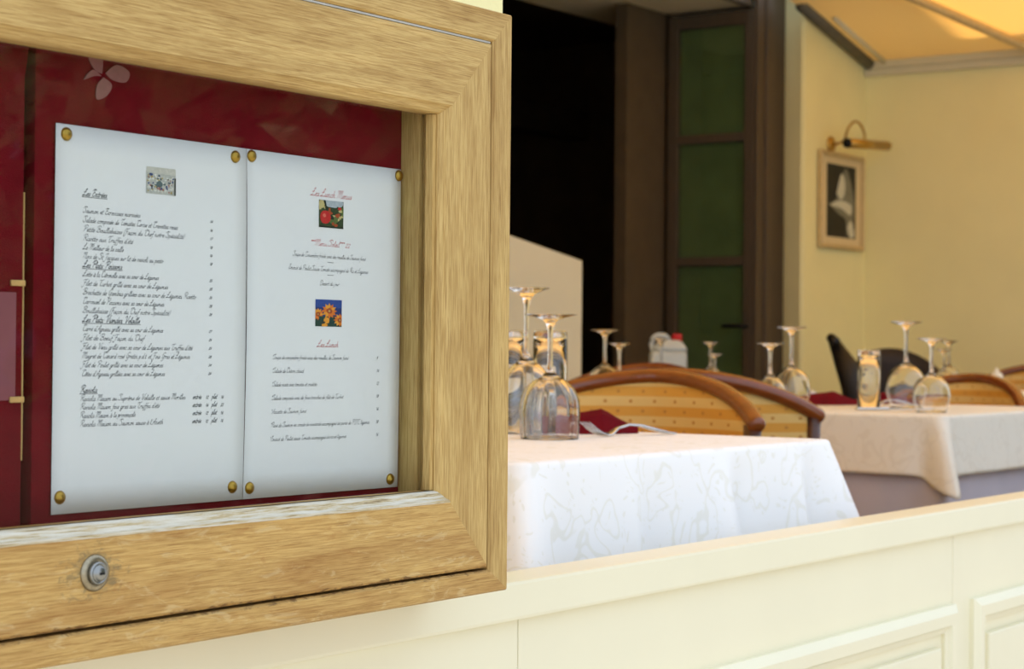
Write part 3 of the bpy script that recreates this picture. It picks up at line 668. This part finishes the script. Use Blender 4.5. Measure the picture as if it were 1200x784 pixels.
# ---- little printed photographs, flat print made of colour patches
def blot(cx, cy, rx, ry, n=9, rot=0, jit=.12):
    return [(cx+rx*math.cos(2*math.pi*k/n+rot)*random.uniform(1-jit, 1+jit), cy+ry*math.sin(2*math.pi*k/n+rot)*random.uniform(1-jit, 1+jit)) for k in range(n)]
def photo(s, u0, v0, w, h, bgc, patches, lab):
    V, F, MI = [], [], []; names = []
    def add(poly, colname, layer):
        k = len(V)
        for x, y in poly: V.append(sp(s, (u0+min(max(x, 0), 1)*w)/1000, (v0+min(max(y, 0), 1)*h)/1000, .00024+.000012*layer))
        F.append(tuple(range(k, k+len(poly))))
        if colname not in names: names.append(colname)
        MI.append(names.index(colname))
    add([(0,0),(1,0),(1,1),(0,1)], bgc, 0)
    for i, (poly, c) in enumerate(patches): add(poly, c, 1+i*.25)
    me = bpy.data.meshes.new('photo'); me.from_pydata([tuple(v) for v in V], [], F); me.polygons.foreach_set('material_index', MI)
    o = link('photo', me, parent=sheets[s], ms=names); o['label'] = lab; return o
for nm, c in dict(p_grey=(188,190,180), p_wash=(206,204,190), p_blue=(70,84,130), p_slate=(92,110,112), p_ochre=(180,160,96), p_rose=(170,110,96), p_dark=(56,58,48), p_white=(226,226,214), p_green=(44,62,30), p_dkgreen=(20,30,18), p_red=(196,30,32), p_pink=(226,110,92),
  p_leaf=(92,110,52), p_cream=(196,180,120), p_sky=(176,186,190), p_royal=(42,74,150), p_navy=(30,48,110), p_orange=(226,120,36), p_amber=(236,160,52), p_rust=(170,70,28), p_teal=(24,60,52)).items(): flat(nm, srgb(*c))
pa = [([(0,0),(1,0),(1,.25),(0,.2)], 'p_wash')]
for k in range(110):
    pa.append((blot(random.uniform(.05,.92), random.uniform(.3,.92), random.uniform(.02,.05), random.uniform(.02,.06), 6, random.random(), .3), random.choice(['p_white','p_ochre','p_rose','p_dark','p_slate','p_white','p_wash','p_blue','p_white'])))
pa += [(blot(.15,.28,.07,.05), 'p_blue'), (blot(.44,.62,.11,.12), 'p_slate'), ([(.95,.35),(1,.35),(1,1),(.95,1)], 'p_dark')]
photo(1, 94, 24.8, 32.5, 21.5, 'p_grey', pa, 'small pale printed picture of a village of coloured houses')
pa = [(blot(.6,.06,.5,.2), 'p_sky'), (blot(.1,.15,.14,.16), 'p_cream')]
for k in range(40): pa.append((blot(random.uniform(.0,1), random.uniform(.25,1), random.uniform(.05,.12), random.uniform(.05,.12), 6, random.random(), .3), random.choice(['p_green','p_dkgreen','p_leaf','p_green','p_cream','p_rust'])))
pa += [(blot(.26,.62,.22,.25,12,0,.05), 'p_red'), (blot(.22,.56,.07,.07), 'p_pink'), ([(.18,0),(.26,0),(.34,.34),(.28,.36)], 'p_dkgreen'), (blot(.84,.27,.08,.06), 'p_red'), (blot(.8,.5,.06,.06), 'p_rust'), ([(0,.93),(1,.96),(1,1),(0,1)], 'p_dkgreen')]
photo(2, 93.3, 36.3, 33.8, 24.4, 'p_green', pa, 'small colour photo of a red tomato among leaves')
pa = [([(0,0),(1,0),(1,.3),(0,.3)], 'p_royal'), ([(0,.62),(1,.62),(1,1),(0,1)], 'p_teal')]
for cx, cy, r in ((.1,.55,.2), (.93,.75,.22), (.52,.42,.26)):
    for k in range(12):
        a = k*math.pi/6; pa.append(([(cx, cy), (cx+r*.75*math.cos(a-.28), cy+r*.75*math.sin(a-.28)), (cx+r*1.15*math.cos(a), cy+r*1.15*math.sin(a)), (cx+r*.75*math.cos(a+.28), cy+r*.75*math.sin(a+.28))], random.choice(['p_orange','p_amber','p_orange'])))
    pa.append((blot(cx, cy, r*.42, r*.42, 12), 'p_rust')); pa.append((blot(cx, cy, r*.16, r*.16, 10), 'p_ochre'))
pa += [(blot(.42,.78,.12,.12), 'p_amber'), (blot(.35,.95,.12,.06), 'p_amber'), (blot(.3,.85,.08,.05), 'p_dark')]
photo(2, 89.8, 124.9, 36.4, 24.0, 'p_navy', pa, 'small colour photo of orange sunflowers against blue sky')

# ---- brass tacks
tk = lathe('brass_tack', [(0,-.0004), (.0052,-.0004), (.0053,.0004), (.0046,.0016), (.003,.0026), (.0014,.0031), (0,.0033)], 'brass', None, 28)
tk.rotation_euler = (math.pi/2, 0, 0)
spots = [(1,10.1,7.5,'top left','Les Entrees sheet'), (1,196,8.1,'top right','Les Entrees sheet'), (1,8,284.3,'bottom left','Les Entrees sheet'), (1,197,286,'bottom right','Les Entrees sheet'),
         (2,5.4,5.6,'top left','sheet with red headings'), (2,7.4,287.8,'bottom left','sheet with red headings'), (2,206.5,5.9,'top right','sheet with red headings'), (2,198.5,289.4,'bottom right','sheet with red headings')]
for i, (s, u, v, cn, sn) in enumerate(spots):
    o = tk if i == 0 else copy_tree(tk)
    o.location = sp(s, u/1000, v/1000, .0003)
    tag(o, 'round brass tack at the %s corner of the %s' % (cn, sn), 'tack', 'brass tacks holding the menu sheets')
# reflection modelled as a pale butterfly shape on the felt
bf = thing('butterfly_reflection', 'butterfly-shaped reflection modelled in pale pink on the red felt above the menu', 'painted reflection', (-.371, .0012, 1.098))
mat('reflection_pink', srgb(150, 98, 96), .9, var=.06, scale=200)  # reflection put into the colour
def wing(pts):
    q = catmull(pts+[pts[0]], 4)[:-1]; o = prism_xz('wing', q, -.0009, -.0003, 'reflection_pink', bf); o.rotation_euler = (0, .30, 0)
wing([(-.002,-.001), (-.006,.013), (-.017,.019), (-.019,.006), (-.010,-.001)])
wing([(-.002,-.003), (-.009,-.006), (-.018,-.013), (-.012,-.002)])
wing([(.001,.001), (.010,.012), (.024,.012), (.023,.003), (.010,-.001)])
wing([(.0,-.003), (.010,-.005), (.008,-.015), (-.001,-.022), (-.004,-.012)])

# ================================================================= TABLES
def rounded_rect(hx, hy, r, n):
    """evenly spaced (x, y, nx, ny, cornerness)"""
    out = []; per = 2*(2*hx-2*r)+2*(2*hy-2*r)+2*math.pi*r
    segs = [((hx-r, -hy), (hx-r, hy), None)]
    def pt(d):
        L1, L2, A = 2*hx-2*r, 2*hy-2*r, math.pi*r/2
        for k, (ln, kind) in enumerate(((L1, 0), (A, 1), (L2, 2), (A, 3), (L1, 4), (A, 5), (L2, 6), (A, 7))):
            if d <= ln or k == 7:
                t = d/ln
                if kind == 0: return -hx+r+d, -hy, 0, -1
                if kind == 2: return hx, -hy+r+d, 1, 0
                if kind == 4: return hx-r-d, hy, 0, 1
                if kind == 6: return -hx, hy-r-d, -1, 0
                cx, cy, a0 = {1: (hx-r, -hy+r, -90), 3: (hx-r, hy-r, 0), 5: (-hx+r, hy-r, 90), 7: (-hx+r, -hy+r, 180)}[kind]
                a = math.radians(a0+90*t); return cx+r*math.cos(a), cy+r*math.sin(a), math.cos(a), math.sin(a)
            d -= ln
    return [pt(per*i/n)+(per*i/n,) for i in range(n)]
def cloth(name, hx, hy, drop, m, label, loc, rz, top=0.0, flare=.03, wave=.010, cflare=.10, cdrop=.3, cw=.10, seed=1, thick=.0, inner=True, group=None, waves=9, pleats=()):
    rnd = random.Random(seed); n = 320; R = rounded_rect(hx, hy, .022, n); V, F = [], []
    ph = [rnd.uniform(0, 6.28) for _ in range(4)]; per = R[-1][4]*n/(n-1)
    def cn(x, y):
        d = math.hypot(max(0, hx-abs(x)), max(0, hy-abs(y))); return math.exp(-(d/cw)**2)
    rings = []
    if inner:
        for f in (0.0, .25, .5, .75, .93): rings.append([(x*f, y*f, 0) for x, y, nx, ny, d in R])
    er = .008
    for k in range(5):
        a = k/4*math.pi/2
        rings.append([(x-nx*er*(1-math.sin(a)), y-ny*er*(1-math.sin(a)), -er*(1-math.cos(a))) for x, y, nx, ny, d in R])
    M = 16
    for k in range(1, M+1):
        s = k/M; row = []
        for x, y, nx, ny, d in R:
            c = cn(x, y); th = 2*math.pi*d/per
            w = math.sin(th*waves+ph[0])*.6+math.sin(th*(waves*1.9)+ph[1])*.3+math.sin(th*3+ph[2])*.4
            # beside each corner the cloth tucks back, at the corner it stands out in a cone
            out = s*flare*(.4+.6*s)+wave*w*s**1.3*(1-.6*c)+cflare*c**1.5*s**.9-.028*s*4*c*(1-c)
            for d0, am in pleats: out += am*s**.8*(math.exp(-abs(d-d0)/.022)-.6*math.exp(-((d-d0-.05)/.035)**2))
            z = -er-drop*s*(1+cdrop*c**1.4)
            sx, sy = (1 if x > 0 else -1), (1 if y > 0 else -1)
            dx, dy = nx*(1-c)+c*sx*.707, ny*(1-c)+c*sy*.707
            row.append((x+dx*out, y+dy*out, z))
        rings.append(row)
    for r in rings: V += r
    for i in range(len(rings)-1):
        for k in range(n):
            F.append((i*n+k, i*n+(k+1) % n, (i+1)*n+(k+1) % n, (i+1)*n+k))
    o = mesh(name, V, F, m, None, True)
    if inner:
        bm = bmesh.new(); bm.from_mesh(o.data); bmesh.ops.remove_doubles(bm, verts=bm.verts, dist=1e-5); bmesh.ops.recalc_face_normals(bm, faces=bm.faces); bm.to_mesh(o.data); bm.free()
        for p in o.data.polygons: p.use_smooth = True
    sm = o.modifiers.new('cloth', 'SOLIDIFY'); sm.thickness = .0012; sm.offset = -1
    o.location = (loc[0], loc[1], loc[2]); o.rotation_euler = (0, 0, rz)
    return tag(o, label, 'tablecloth', group)
def table(loc, hx, hy, label, rz=0):
    t = thing('dining_table', label, 'table', (loc[0], loc[1], 0), rz, 'terrace tables')
    box('table_top', -hx+.012, hx-.012, -hy+.012, hy-.012, .705, .7425, 'dark_wood', t, bev=.006)
    for sx in (-1, 1):
        for sy in (-1, 1):
            x, y = sx*(hx-.06), sy*(hy-.06); box('leg', x-.022, x+.022, y-.022, y+.022, 0, .705, 'dark_wood', t, bev=.004)
    return t
TZ = .75
T1C = (.912, .59); table(T1C, .428, .40, 'table under the white damask cloth right behind the low wall')
cloth('tablecloth', .428, .40, .235, 'white_damask', 'white damask tablecloth hanging in folds right behind the low cream wall', (T1C[0], T1C[1], TZ), 0, flare=.03, wave=.007, cflare=.092, cdrop=.15, cw=.075, seed=3, waves=8, pleats=((.47, .045), (.70, .036), (.22, .02)))
T2C = (3.0, .91); table(T2C, .44, .40, 'table under the cream overlay cloth and lavender undercloth')
cloth('tablecloth', .435, .395, .42, 'lavender_cloth', 'long lavender grey undercloth below the cream overlay cloth', (T2C[0], T2C[1], TZ-.003), 0, flare=.012, wave=.006, cflare=.04, cdrop=.1, cw=.08, seed=5, waves=9)
cloth('tablecloth', .44, .40, .125, 'cream_damask', 'cream overlay cloth with a pointed corner over the lavender cloth', (T2C[0], T2C[1], TZ), 0, flare=.014, wave=.003, cflare=.085, cdrop=.38, cw=.042, seed=9, waves=7)
T3C = (2.40, 1.83); table(T3C, .40, .40, 'table under a plain white cloth in front of the sloping parapet')
cloth('tablecloth', .40, .40, .2, 'white_damask', 'white tablecloth on the table in front of the sloping parapet', (T3C[0], T3C[1], TZ), 0, seed=11)
T4C = (5.15, 1.12); table(T4C, .40, .40, 'table under a white cloth near the ochre end wall')
cloth('tablecloth', .40, .40, .2, 'white_damask', 'white tablecloth on the table near the ochre end wall', (T4C[0], T4C[1], TZ), 0, seed=13)
T5C = (4.35, 2.12); table(T5C, .40, .24, 'narrow side table holding a white jug by the open door')
cloth('tablecloth', .40, .24, .2, 'white_damask', 'white cloth on the narrow side table below the white jug', (T5C[0], T5C[1], TZ), 0, seed=15, cflare=.05)

# ================================================================= CHAIRS (local +x = the way the sitter faces)
def rail_pt(u, hw=.2565, dp=.265, zt=.8365, zd=.0807):
    a = u*math.radians(58.8); e = 1.288
    y = hw*math.copysign(abs(math.sin(a))**e, a)/math.sin(math.radians(58.8))**e
    x = -dp*abs(math.cos(a))**e
    return Vector((x, y, zt-zd*abs(u)**2.344))
def armchair(loc, rz, label, group='bentwood chairs around the laid tables', zt=.8365):
    t = thing('bentwood_chair', label, 'chair', (loc[0], loc[1], 0), rz, group)
    N_ = 48; pts = [rail_pt(-1+2*i/N_, zt=zt) for i in range(N_+1)]
    # rounded ends
    d0 = (pts[0]-pts[1]).normalized(); d1 = (pts[-1]-pts[-2]).normalized()
    path = [pts[0]+d0*.012, pts[0]+d0*.010, pts[0]+d0*.005]+pts+[pts[-1]+d1*.005, pts[-1]+d1*.010, pts[-1]+d1*.012]
    R = .0165; rad = [R*.45, R*.75, R*.95]+[R]*(N_+1)+[R*.95, R*.75, R*.45]
    tube('back_rail', path, rad, 'rail_wood', t, 16, squash=(1.1, .95))
    # upholstered back: curved panel under the rail
    V, F = [], []; nu, nz = 40, 10
    for side in (0, 1):
        for j in range(nz+1):
            for i in range(nu+1):
                u = -.95+1.9*i/nu; p = rail_pt(u, zt=zt); s = j/nz
                inn = 1-.045*(1 if side == 0 else -.2)-.02*math.sin(math.pi*s)*(1 if side == 0 else 0)
                z = p.z-.012-(p.z-.012-.47)*s
                V.append((p.x*inn, p.y*inn*(1-.06*s), z))
    B = (nu+1)*(nz+1)
    for j in range(nz):
        for i in range(nu):
            q = (j*(nu+1)+i, j*(nu+1)+i+1, (j+1)*(nu+1)+i+1, (j+1)*(nu+1)+i); F.append(q); F.append(tuple(B+x for x in q))
    for i in range(nu): F.append((i, i+1, B+i+1, B+i)); q = nz*(nu+1); F.append((q+i, q+i+1, B+q+i+1, B+q+i))
    for j in range(nz):
        for e in (0, nu): a = j*(nu+1)+e; b = a+nu+1; F.append((a, b, B+b, B+a))
    mesh('backrest', V, F, 'striped_upholstery', t, True)
    for sy in (-1, 1):
        p = rail_pt(sy*.96, zt=zt); tube('arm_post', [(p.x+.004, p.y, p.z-.01), (p.x+.01, p.y*.99, .6), (p.x+.03, p.y*.93, .42)], [.017, .015, .017], 'dark_wood', t, 10)
    bm = bmesh.new(); bbox(bm, -.23, .13, -.235, .235, .40, .475, .03); fin('seat', bm, 'striped_upholstery', t, True)
    bm = bmesh.new(); bbox(bm, -.235, .12, -.24, .24, .355, .402, .01); fin('seat_frame', bm, 'dark_wood', t)
    for sx, sy in ((.09,.21), (.09,-.21), (-.20,.19), (-.20,-.19)):
        tube('leg', [(sx, sy, .36), (sx*1.02, sy, .2), (sx*(1.04 if sx > 0 else 1.35), sy, 0)], [.021, .018, .014], 'dark_wood', t, 10)
    return t
armchair((1.5135, .737), math.pi+.134, 'striped bentwood chair facing the white damask table with a red napkin')
armchair((2.2417, .8965), .16, 'striped bentwood chair whose back is turned, drawn up to the cream overlay cloth')
armchair((3.738, 1.062), math.pi-.214, 'striped bentwood chair on the far side of the cream overlay cloth', zt=.813)
armchair((3.10, 1.72), math.pi, 'bentwood chair at the table in front of the sloping parapet')
armchair((6.05, 1.60), math.pi, 'bentwood chair turned towards the table near the ochre end wall', zt=.835)

# black slatted chair in profile and dark woven tub chair
bc = thing('slat_back_chair', 'black high-backed chair seen from the side below the framed picture', 'chair', (5.12, 1.78, 0), math.radians(-65), 'dark chairs near the end wall')
for i, y in enumerate((-.16, -.08, 0, .08, .16)):
    V, F = tube_data([(-.02, y, .44), (-.06, y, .60), (-.12, y, .78), (-.20, y, .935)], [.085, .085, .062, .02], 10, squash=(.7, .9)); mesh('back_slat', V, F, 'black_wood', bc, True)
tube('top_rail', [(-.19, -.2, .925), (-.205, 0, .938), (-.19, .2, .925)], .018, 'black_wood', bc, 10)
box('seat', -.05, .40, -.22, .22, .42, .46, 'black_wood', bc, bev=.012)
for sx in (-.02, .37):
    for sy in (-.19, .19): tube('leg', [(sx, sy, .42), (sx*1.05, sy*1.05, 0)], .018, 'black_wood', bc, 8)
wc = thing('tub_chair', 'dark brown tub chair with rounded back against the ochre end wall', 'chair', (5.66, 1.93, 0), math.radians(225), 'dark chairs near the end wall')
V, F = [], []; nu, nz = 32, 8
for side in (0, 1):
    for j in range(nz+1):
        for i in range(nu+1):
            a = math.radians(-100+200*i/nu); s = j/nz; hh = .905-.30*abs(-1+2*i/nu)**2.0
            rr = .225-(.03 if side else 0); V.append((-rr*math.cos(a), rr*math.sin(a)*1.02, hh-(hh-.40)*s))
B = (nu+1)*(nz+1)
for j in range(nz):
    for i in range(nu):
        q = (j*(nu+1)+i, j*(nu+1)+i+1, (j+1)*(nu+1)+i+1, (j+1)*(nu+1)+i); F += [q, tuple(B+x for x in q)]
for i in range(nu): q = nz*(nu+1); F += [(i, i+1, B+i+1, B+i), (q+i, q+i+1, B+q+i+1, B+q+i)]
for j in range(nz):
    for e in (0, nu): a = j*(nu+1)+e; b = a+nu+1; F.append((a, b, B+b, B+a))
mesh('shell', V, F, 'wicker_dark', wc, True)
lathe('seat', [(0,.40), (.185,.40), (.195,.43), (.18,.46), (0,.465)], 'wicker_dark', wc, 28)
for a in (45, 135, 225, 315): c_, s_ = math.cos(math.radians(a)), math.sin(math.radians(a)); tube('leg', [(.16*c_, .16*s_, .41), (.2*c_, .2*s_, 0)], .016, 'black_wood', wc, 8)

# ================================================================= GLASSES (turned upside down on the cloth)
def wine_glass(loc, h, rim, bowl, label, ribs=False, foot=.036, group='wine glasses set upside down'):
    hb = h*.50; t = .0011
    outer = [(rim, 0), (rim*1.0+(bowl-rim)*.55, hb*.18), (bowl, hb*.42), (bowl*.97, hb*.60), (bowl*.84, hb*.78), (bowl*.60, hb*.91), (bowl*.33, hb*.985), (.010, hb*1.04), (.0052, hb*1.10), (.0040, h*.66), (.0038, h*.78), (.0046, h*.87), (.0075, h*.925), (.014, h*.955), (foot*.72, h*.978), (foot, h*.992), (foot*1.0, h*.998), (foot*.6, h), (0, h*1.0)]
    inner = [(0, hb*.955), (bowl*.28, hb*.945), (bowl*.56, hb*.875), (bowl*.80, hb*.755), (bowl*.97-t*1.6, hb*.585), (bowl-t*1.3, hb*.42), (rim+(bowl-rim)*.55-t, hb*.18), (rim-t, 0)]
    outer = catmull(outer, 3); inner = catmull(inner, 3)
    prof = [(max(0, r), z) for r, z in list(inner)+list(outer)]
    ni = len(inner)
    mod = None
    if ribs:
        def mod(i, r, z, th):
            if i >= ni or z > hb or r < .006: return r
            return r-.0011*(.5+.5*math.cos(th*12))*min(1, (hb-z)/hb*3)
    o = lathe('wine_glass', prof, 'clear_glass', None, 96 if ribs else 48, mod=mod)
    o.location = (loc[0], loc[1], loc[2]+.0004); return tag(o, label, 'glass', group)
def tumbler(loc, h, r, label, group='tall tumblers'):
    prof = [(0, h-.016), (r-.004, h-.014), (r-.0025, h*.6), (r-.0015, .001), (r-.0006, 0), (r, .001), (r, h*.45), (r+.0006, h*.62), (r, h-.004), (r-.002, h), (0, h-.001)]
    o = lathe('tumbler', prof, 'clear_glass', None, 48); o.location = (loc[0], loc[1], loc[2]+.0004); return tag(o, label, 'glass', group)
wine_glass((1.0157, 0.5111, TZ), .190, .0445, .0465, 'fluted upside-down wine glass nearest the red napkin on the white damask', ribs=True, foot=.039)
wine_glass((1.1430, 0.6432, TZ), .236, .036, .044, 'tall plain upside-down wine glass behind the fluted one', foot=.036)
tumbler((1.2980, 0.7008, TZ), .168, .029, 'tall tumbler standing behind the two wine glasses on the white damask')
tumbler((1.2580, 0.7578, TZ), .168, .029, 'tall tumbler beside the oak case edge on the white damask')
wine_glass((3.0134, 0.7973, TZ), .213, .036, .049, 'larger upside-down wine glass on the cream overlay cloth', foot=.038)
wine_glass((2.7474, 0.6193, TZ), .170, .034, .043, 'smaller upside-down wine glass by the front edge of the cream overlay cloth', foot=.034)
tumbler((2.9054, 0.8469, TZ), .142, .0275, 'tall tumbler with thick base on the cream overlay cloth')
wine_glass((2.7614, 0.9825, TZ), .196, .034, .046, 'taller upside-down wine glass of the pair beside the turned chair', foot=.036)
wine_glass((2.5706, 0.9412, TZ), .156, .029, .037, 'shorter upside-down wine glass of the pair beside the turned chair', foot=.033)
wine_glass((2.8921, 1.5973, TZ), .190, .036, .045, 'taller upside-down wine glass of the pair against the dark doorway', foot=.036)
wine_glass((2.7440, 1.4602, TZ), .154, .030, .038, 'shorter upside-down wine glass of the pair against the dark doorway', foot=.029)
wine_glass((3.9881, 2.0721, TZ), .176, .031, .040, 'upside-down wine glass in front of the white jug', foot=.03)
wine_glass((4.1686, 1.9888, TZ), .166, .031, .040, 'taller upside-down wine glass on the narrow side table', foot=.030)
wine_glass((4.0448, 1.9042, TZ), .128, .029, .036, 'shorter upside-down wine glass on the narrow side table', foot=.029)
wine_glass((5.0015, 1.4977, TZ), .180, .032, .042, 'taller upside-down wine glass before the ochre end wall', foot=.034)
wine_glass((4.8963, 1.4735, TZ), .150, .030, .038, 'shorter upside-down wine glass before the ochre end wall', foot=.032)
x, y, z = (5.0500, 1.3415, TZ)
o = lathe('sugar_bowl', [(0,.0), (.022,0), (.032,.02), (.036,.06), (.030,.085), (.022,.092), (.010,.10), (.008,.112), (0,.116)], 'porcelain', None, 28); o.scale = (.7, .7, .75); o.location = (x, y, TZ+.0004); tag(o, 'small white lidded sugar bowl by the ochre end wall', 'bowl')

# white jug with red cap
jx, jy, _ = (4.2173, 2.1807, TZ)
jg = thing('plastic_jug', 'white plastic jug with red cap on the narrow side table', 'jug', (jx, jy, TZ+.0004), math.radians(-55))
bm = bmesh.new(); bbox(bm, -.062, .062, -.045, .045, 0, .135, .014); fin('jug_body', bm, 'plastic', jg, True)
V, F = [], []
ringz = [(.134, .060, .043), (.150, .054, .038), (.165, .042, .030), (.172, .03, .024)]
for z, a, b in ringz:
    for k in range(28): th = 2*math.pi*k/28; V.append((.006+a*math.copysign(abs(math.cos(th))**.6, math.cos(th)), b*math.copysign(abs(math.sin(th))**.6, math.sin(th)), z))
for i in range(len(ringz)-1):
    for k in range(28): F.append((i*28+k, i*28+(k+1) % 28, (i+1)*28+(k+1) % 28, (i+1)*28+k))
F.append(tuple(range(28))); F.append(tuple(3*28+k for k in range(28))); mesh('jug_shoulder', V, F, 'plastic', jg, True)
tube('jug_handle', catmull([(-.050, 0, .13), (-.056, 0, .165), (-.040, 0, .186), (-.012, 0, .186), (.006, 0, .165)], 5), .009, 'plastic', jg, 10)
cp = lathe('jug_cap', [(0,.168), (.017,.168), (.017,.19), (.015,.193), (0,.193)], 'red_plastic', jg, 24); cp.location = (.030, 0, 0)

# ================================================================= NAPKINS AND CUTLERY
def napkin(loc, rz, label, L=.115, h=.042, w=.05):
    # a folded napkin: pleated tent that narrows to a point at one end
    rows = [(-.55, 1.0, .74), (-.30, 1.0, .80), (-.05, 1.0, .90), (.12, .95, 1.0), (.22, .8, .86), (.36, .55, .60), (.48, .35, .42), (.62, .08, .34)]
    V, F = [], []
    for a, ww, hh in rows:
        x = a*L
        sec = [(-w*ww, 0), (-w*.85*ww, h*.22*hh), (-w*.45*ww, h*.80*hh), (-.1*w*ww, h*hh), (.15*w*ww, h*.72*hh), (.1*w*ww, h*.45*hh), (.45*w*ww, h*.62*hh), (.8*w*ww, h*.30*hh), (w*ww, 0)]
        V += [(x, y, z+.0006) for y, z in sec]
    n = 9
    for i in range(len(rows)-1):
        for k in range(n): F.append((i*n+k, i*n+(k+1) % n, (i+1)*n+(k+1) % n, (i+1)*n+k))
    F.append(tuple(range(n))); F.append(tuple((len(rows)-1)*n+k for k in range(n)))
    o = mesh('napkin', V, F, 'red_cloth'); o.location = loc; o.rotation_euler = (0, 0, rz); return tag(o, label, 'napkin', 'folded red napkins')
LAT = math.radians(-55)
napkin((1.2293, 0.5723, TZ), LAT+.12, 'folded dark red napkin beside the fork on the white damask', L=.125, h=.040, w=.04)
napkin((3.1099, 1.0603, TZ), LAT+.1, 'folded dark red napkin on the cream overlay cloth behind the chair arm', L=.15, h=.035, w=.05)
napkin((3.3433, 0.9886, TZ), LAT+math.pi, 'folded dark red napkin behind the large wine glass on the cream overlay cloth', L=.13, h=.03, w=.04)
def fork(loc, rz, label):
    f = thing('fork', label, 'fork', loc, rz, 'cutlery on the tables'); f.scale = (1, 1.25, 1.15)
    def strip(name, st):
        V, F = [], []
        for x, y0, y1, z, t in st: V += [(x, y0, z), (x, y1, z), (x, y1, z+t), (x, y0, z+t)]
        for i in range(len(st)-1):
            for k in range(4): F.append((4*i+k, 4*i+(k+1) % 4, 4*i+4+(k+1) % 4, 4*i+4+k))
        F += [(0,1,2,3), tuple(4*(len(st)-1)+k for k in range(4))]
        return mesh(name, V, F, 'steel', f, True)
    strip('fork_handle', [(.030,-.011,.011,.0012,.002), (.040,-.010,.010,.0009,.002), (.050,-.006,.006,.003,.0025), (.062,-.003,.003,.009,.003), (.085,-.003,.003,.0135,.003), (.110,-.0045,.0045,.012,.003), (.140,-.007,.007,.006,.003), (.165,-.009,.009,.0015,.0025), (.180,-.008,.008,.0006,.002), (.186,-.004,.004,.0012,.0018)])
    for k in range(4):
        y = -.0092+k*.0061
        strip('tine', [(.031, y-.0019, y+.0019, .0013, .0018), (.020, y-.0017, y+.0017, .004, .0017), (.009, y-.0014, y+.0014, .0095, .0015), (-.002, y-.0009, y+.0009, .0165, .001), (-.008, y-.0004, y+.0004, .020, .0006)])
    return f
x0_, y0_, _ = (1.1167, 0.5065, TZ); x1_, y1_, _ = (1.2706, 0.4612, TZ)
fork((x0_, y0_, TZ+.0006), math.atan2(y1_-y0_, x1_-x0_), 'steel fork with raised tines next to the red napkin')
def knife(loc, rz, label):
    f = thing('knife', label, 'knife', loc, rz, 'cutlery on the tables')
    box('handle', 0, .09, -.007, .007, .0, .007, 'steel', f, bev=.003)
    prism = [(.09, -.006), (.20, -.009), (.215, -.002), (.20, .006), (.09, .005)]
    V = [(x, y, .001) for x, y in prism]+[(x, y, .003) for x, y in prism]; n = len(prism)
    mesh('blade', V, [tuple(range(n)), tuple(range(n, 2*n))]+[(i, (i+1) % n, n+(i+1) % n, n+i) for i in range(n)], 'steel', f)
a = (2.7406, 0.8032, TZ)
knife((a[0], a[1], TZ+.0006), LAT+.35, 'steel knife lying on the cream overlay cloth beside the tumbler')
a = (3.0085, 0.9088, TZ); fork((a[0], a[1], TZ+.0006), LAT+.5, 'steel fork lying on the cream overlay cloth beside the tumbler')

# ================================================================= PICTURE AND PICTURE LAMP
pf = thing('framed_picture', 'framed black and white flower photograph with cream mount below the brass lamp', 'picture', (6.845, 2.798, 1.595))
PW, PH = .235, .225
prof = [(-.022,-.022,-.022,-.004), (-.022,-.022,-.022,-.018), (-.006,-.006,-.006,-.026), (0,0,0,-.022), (0,0,0,-.004)]
sweep_frame({'T': 'frame_rail', 'R': 'frame_stile', 'B': 'frame_rail', 'L': 'frame_stile'}, -PW, PW, -PH, PH, prof, 'gold_frame', pf)
box('mount_board', -PW+.02, PW-.02, -.010, -.002, -PH+.02, PH-.02, 'mount', pf)
def pp(nm, pts, m, y):
    q = catmull(pts+[pts[0]], 5)[:-1]; prism_xz(nm, [(x*.155, z*.17) for x, z in q], y, y+.0006, m, ph_)
ph_ = prism_xz('print', [(-.155,-.17), (.155,-.17), (.155,.17), (-.155,.17)], -.0116, -.0105, 'print_black', pf)
pp('print_shape', [(-.9,-.1), (-.3,.1), (.2,.9), (.55,.7), (.9,0), (.75,-.6), (.4,-.95), (.3,-.5), (-.2,-.35)], 'print_grey', -.0123)
pp('print_shape', [(-.35,.2), (-.05,.75), (.2,.6), (.2,.25), (-.05,.05)], 'print_white', -.0130)
pp('print_shape', [(-.8,-.15), (0,-.2), (.6,-.35), (.7,-.1), (.3,.0), (-.3,.0)], 'print_white', -.0130)
pp('print_shape', [(.4,-.7), (.7,-.5), (.9,-.9), (.6,-.97)], 'print_white', -.0130)
pl = thing('picture_lamp', 'brass picture lamp with arched arm above the framed photograph', 'lamp', (6.75, 2.80, 1.855))
bp = lathe('back_plate', [(0,0), (.038,0), (.038,.008), (.028,.016), (.012,.02), (0,.02)], 'brass_light', pl, 24); bp.rotation_euler = (math.pi/2, 0, 0)
tube('arm', catmull([(0,-.015,0), (-.03,-.06,.0), (-.06,-.10,.01), (-.13,-.14,.02), (-.15,-.16,.05), (-.10,-.165,.085), (-.04,-.165,.085), (.01,-.165,.05), (.02,-.165,.015)], 5), .006, 'brass_light', pl, 8)
tube('shade', [(-.165,-.165,-.018), (.270,-.165,.010)], .022, 'brass_light', pl, 16)
tube('shade_cap', [(-.172,-.165,-.0184), (-.166,-.165,-.018)], .0225, 'black', pl, 16)
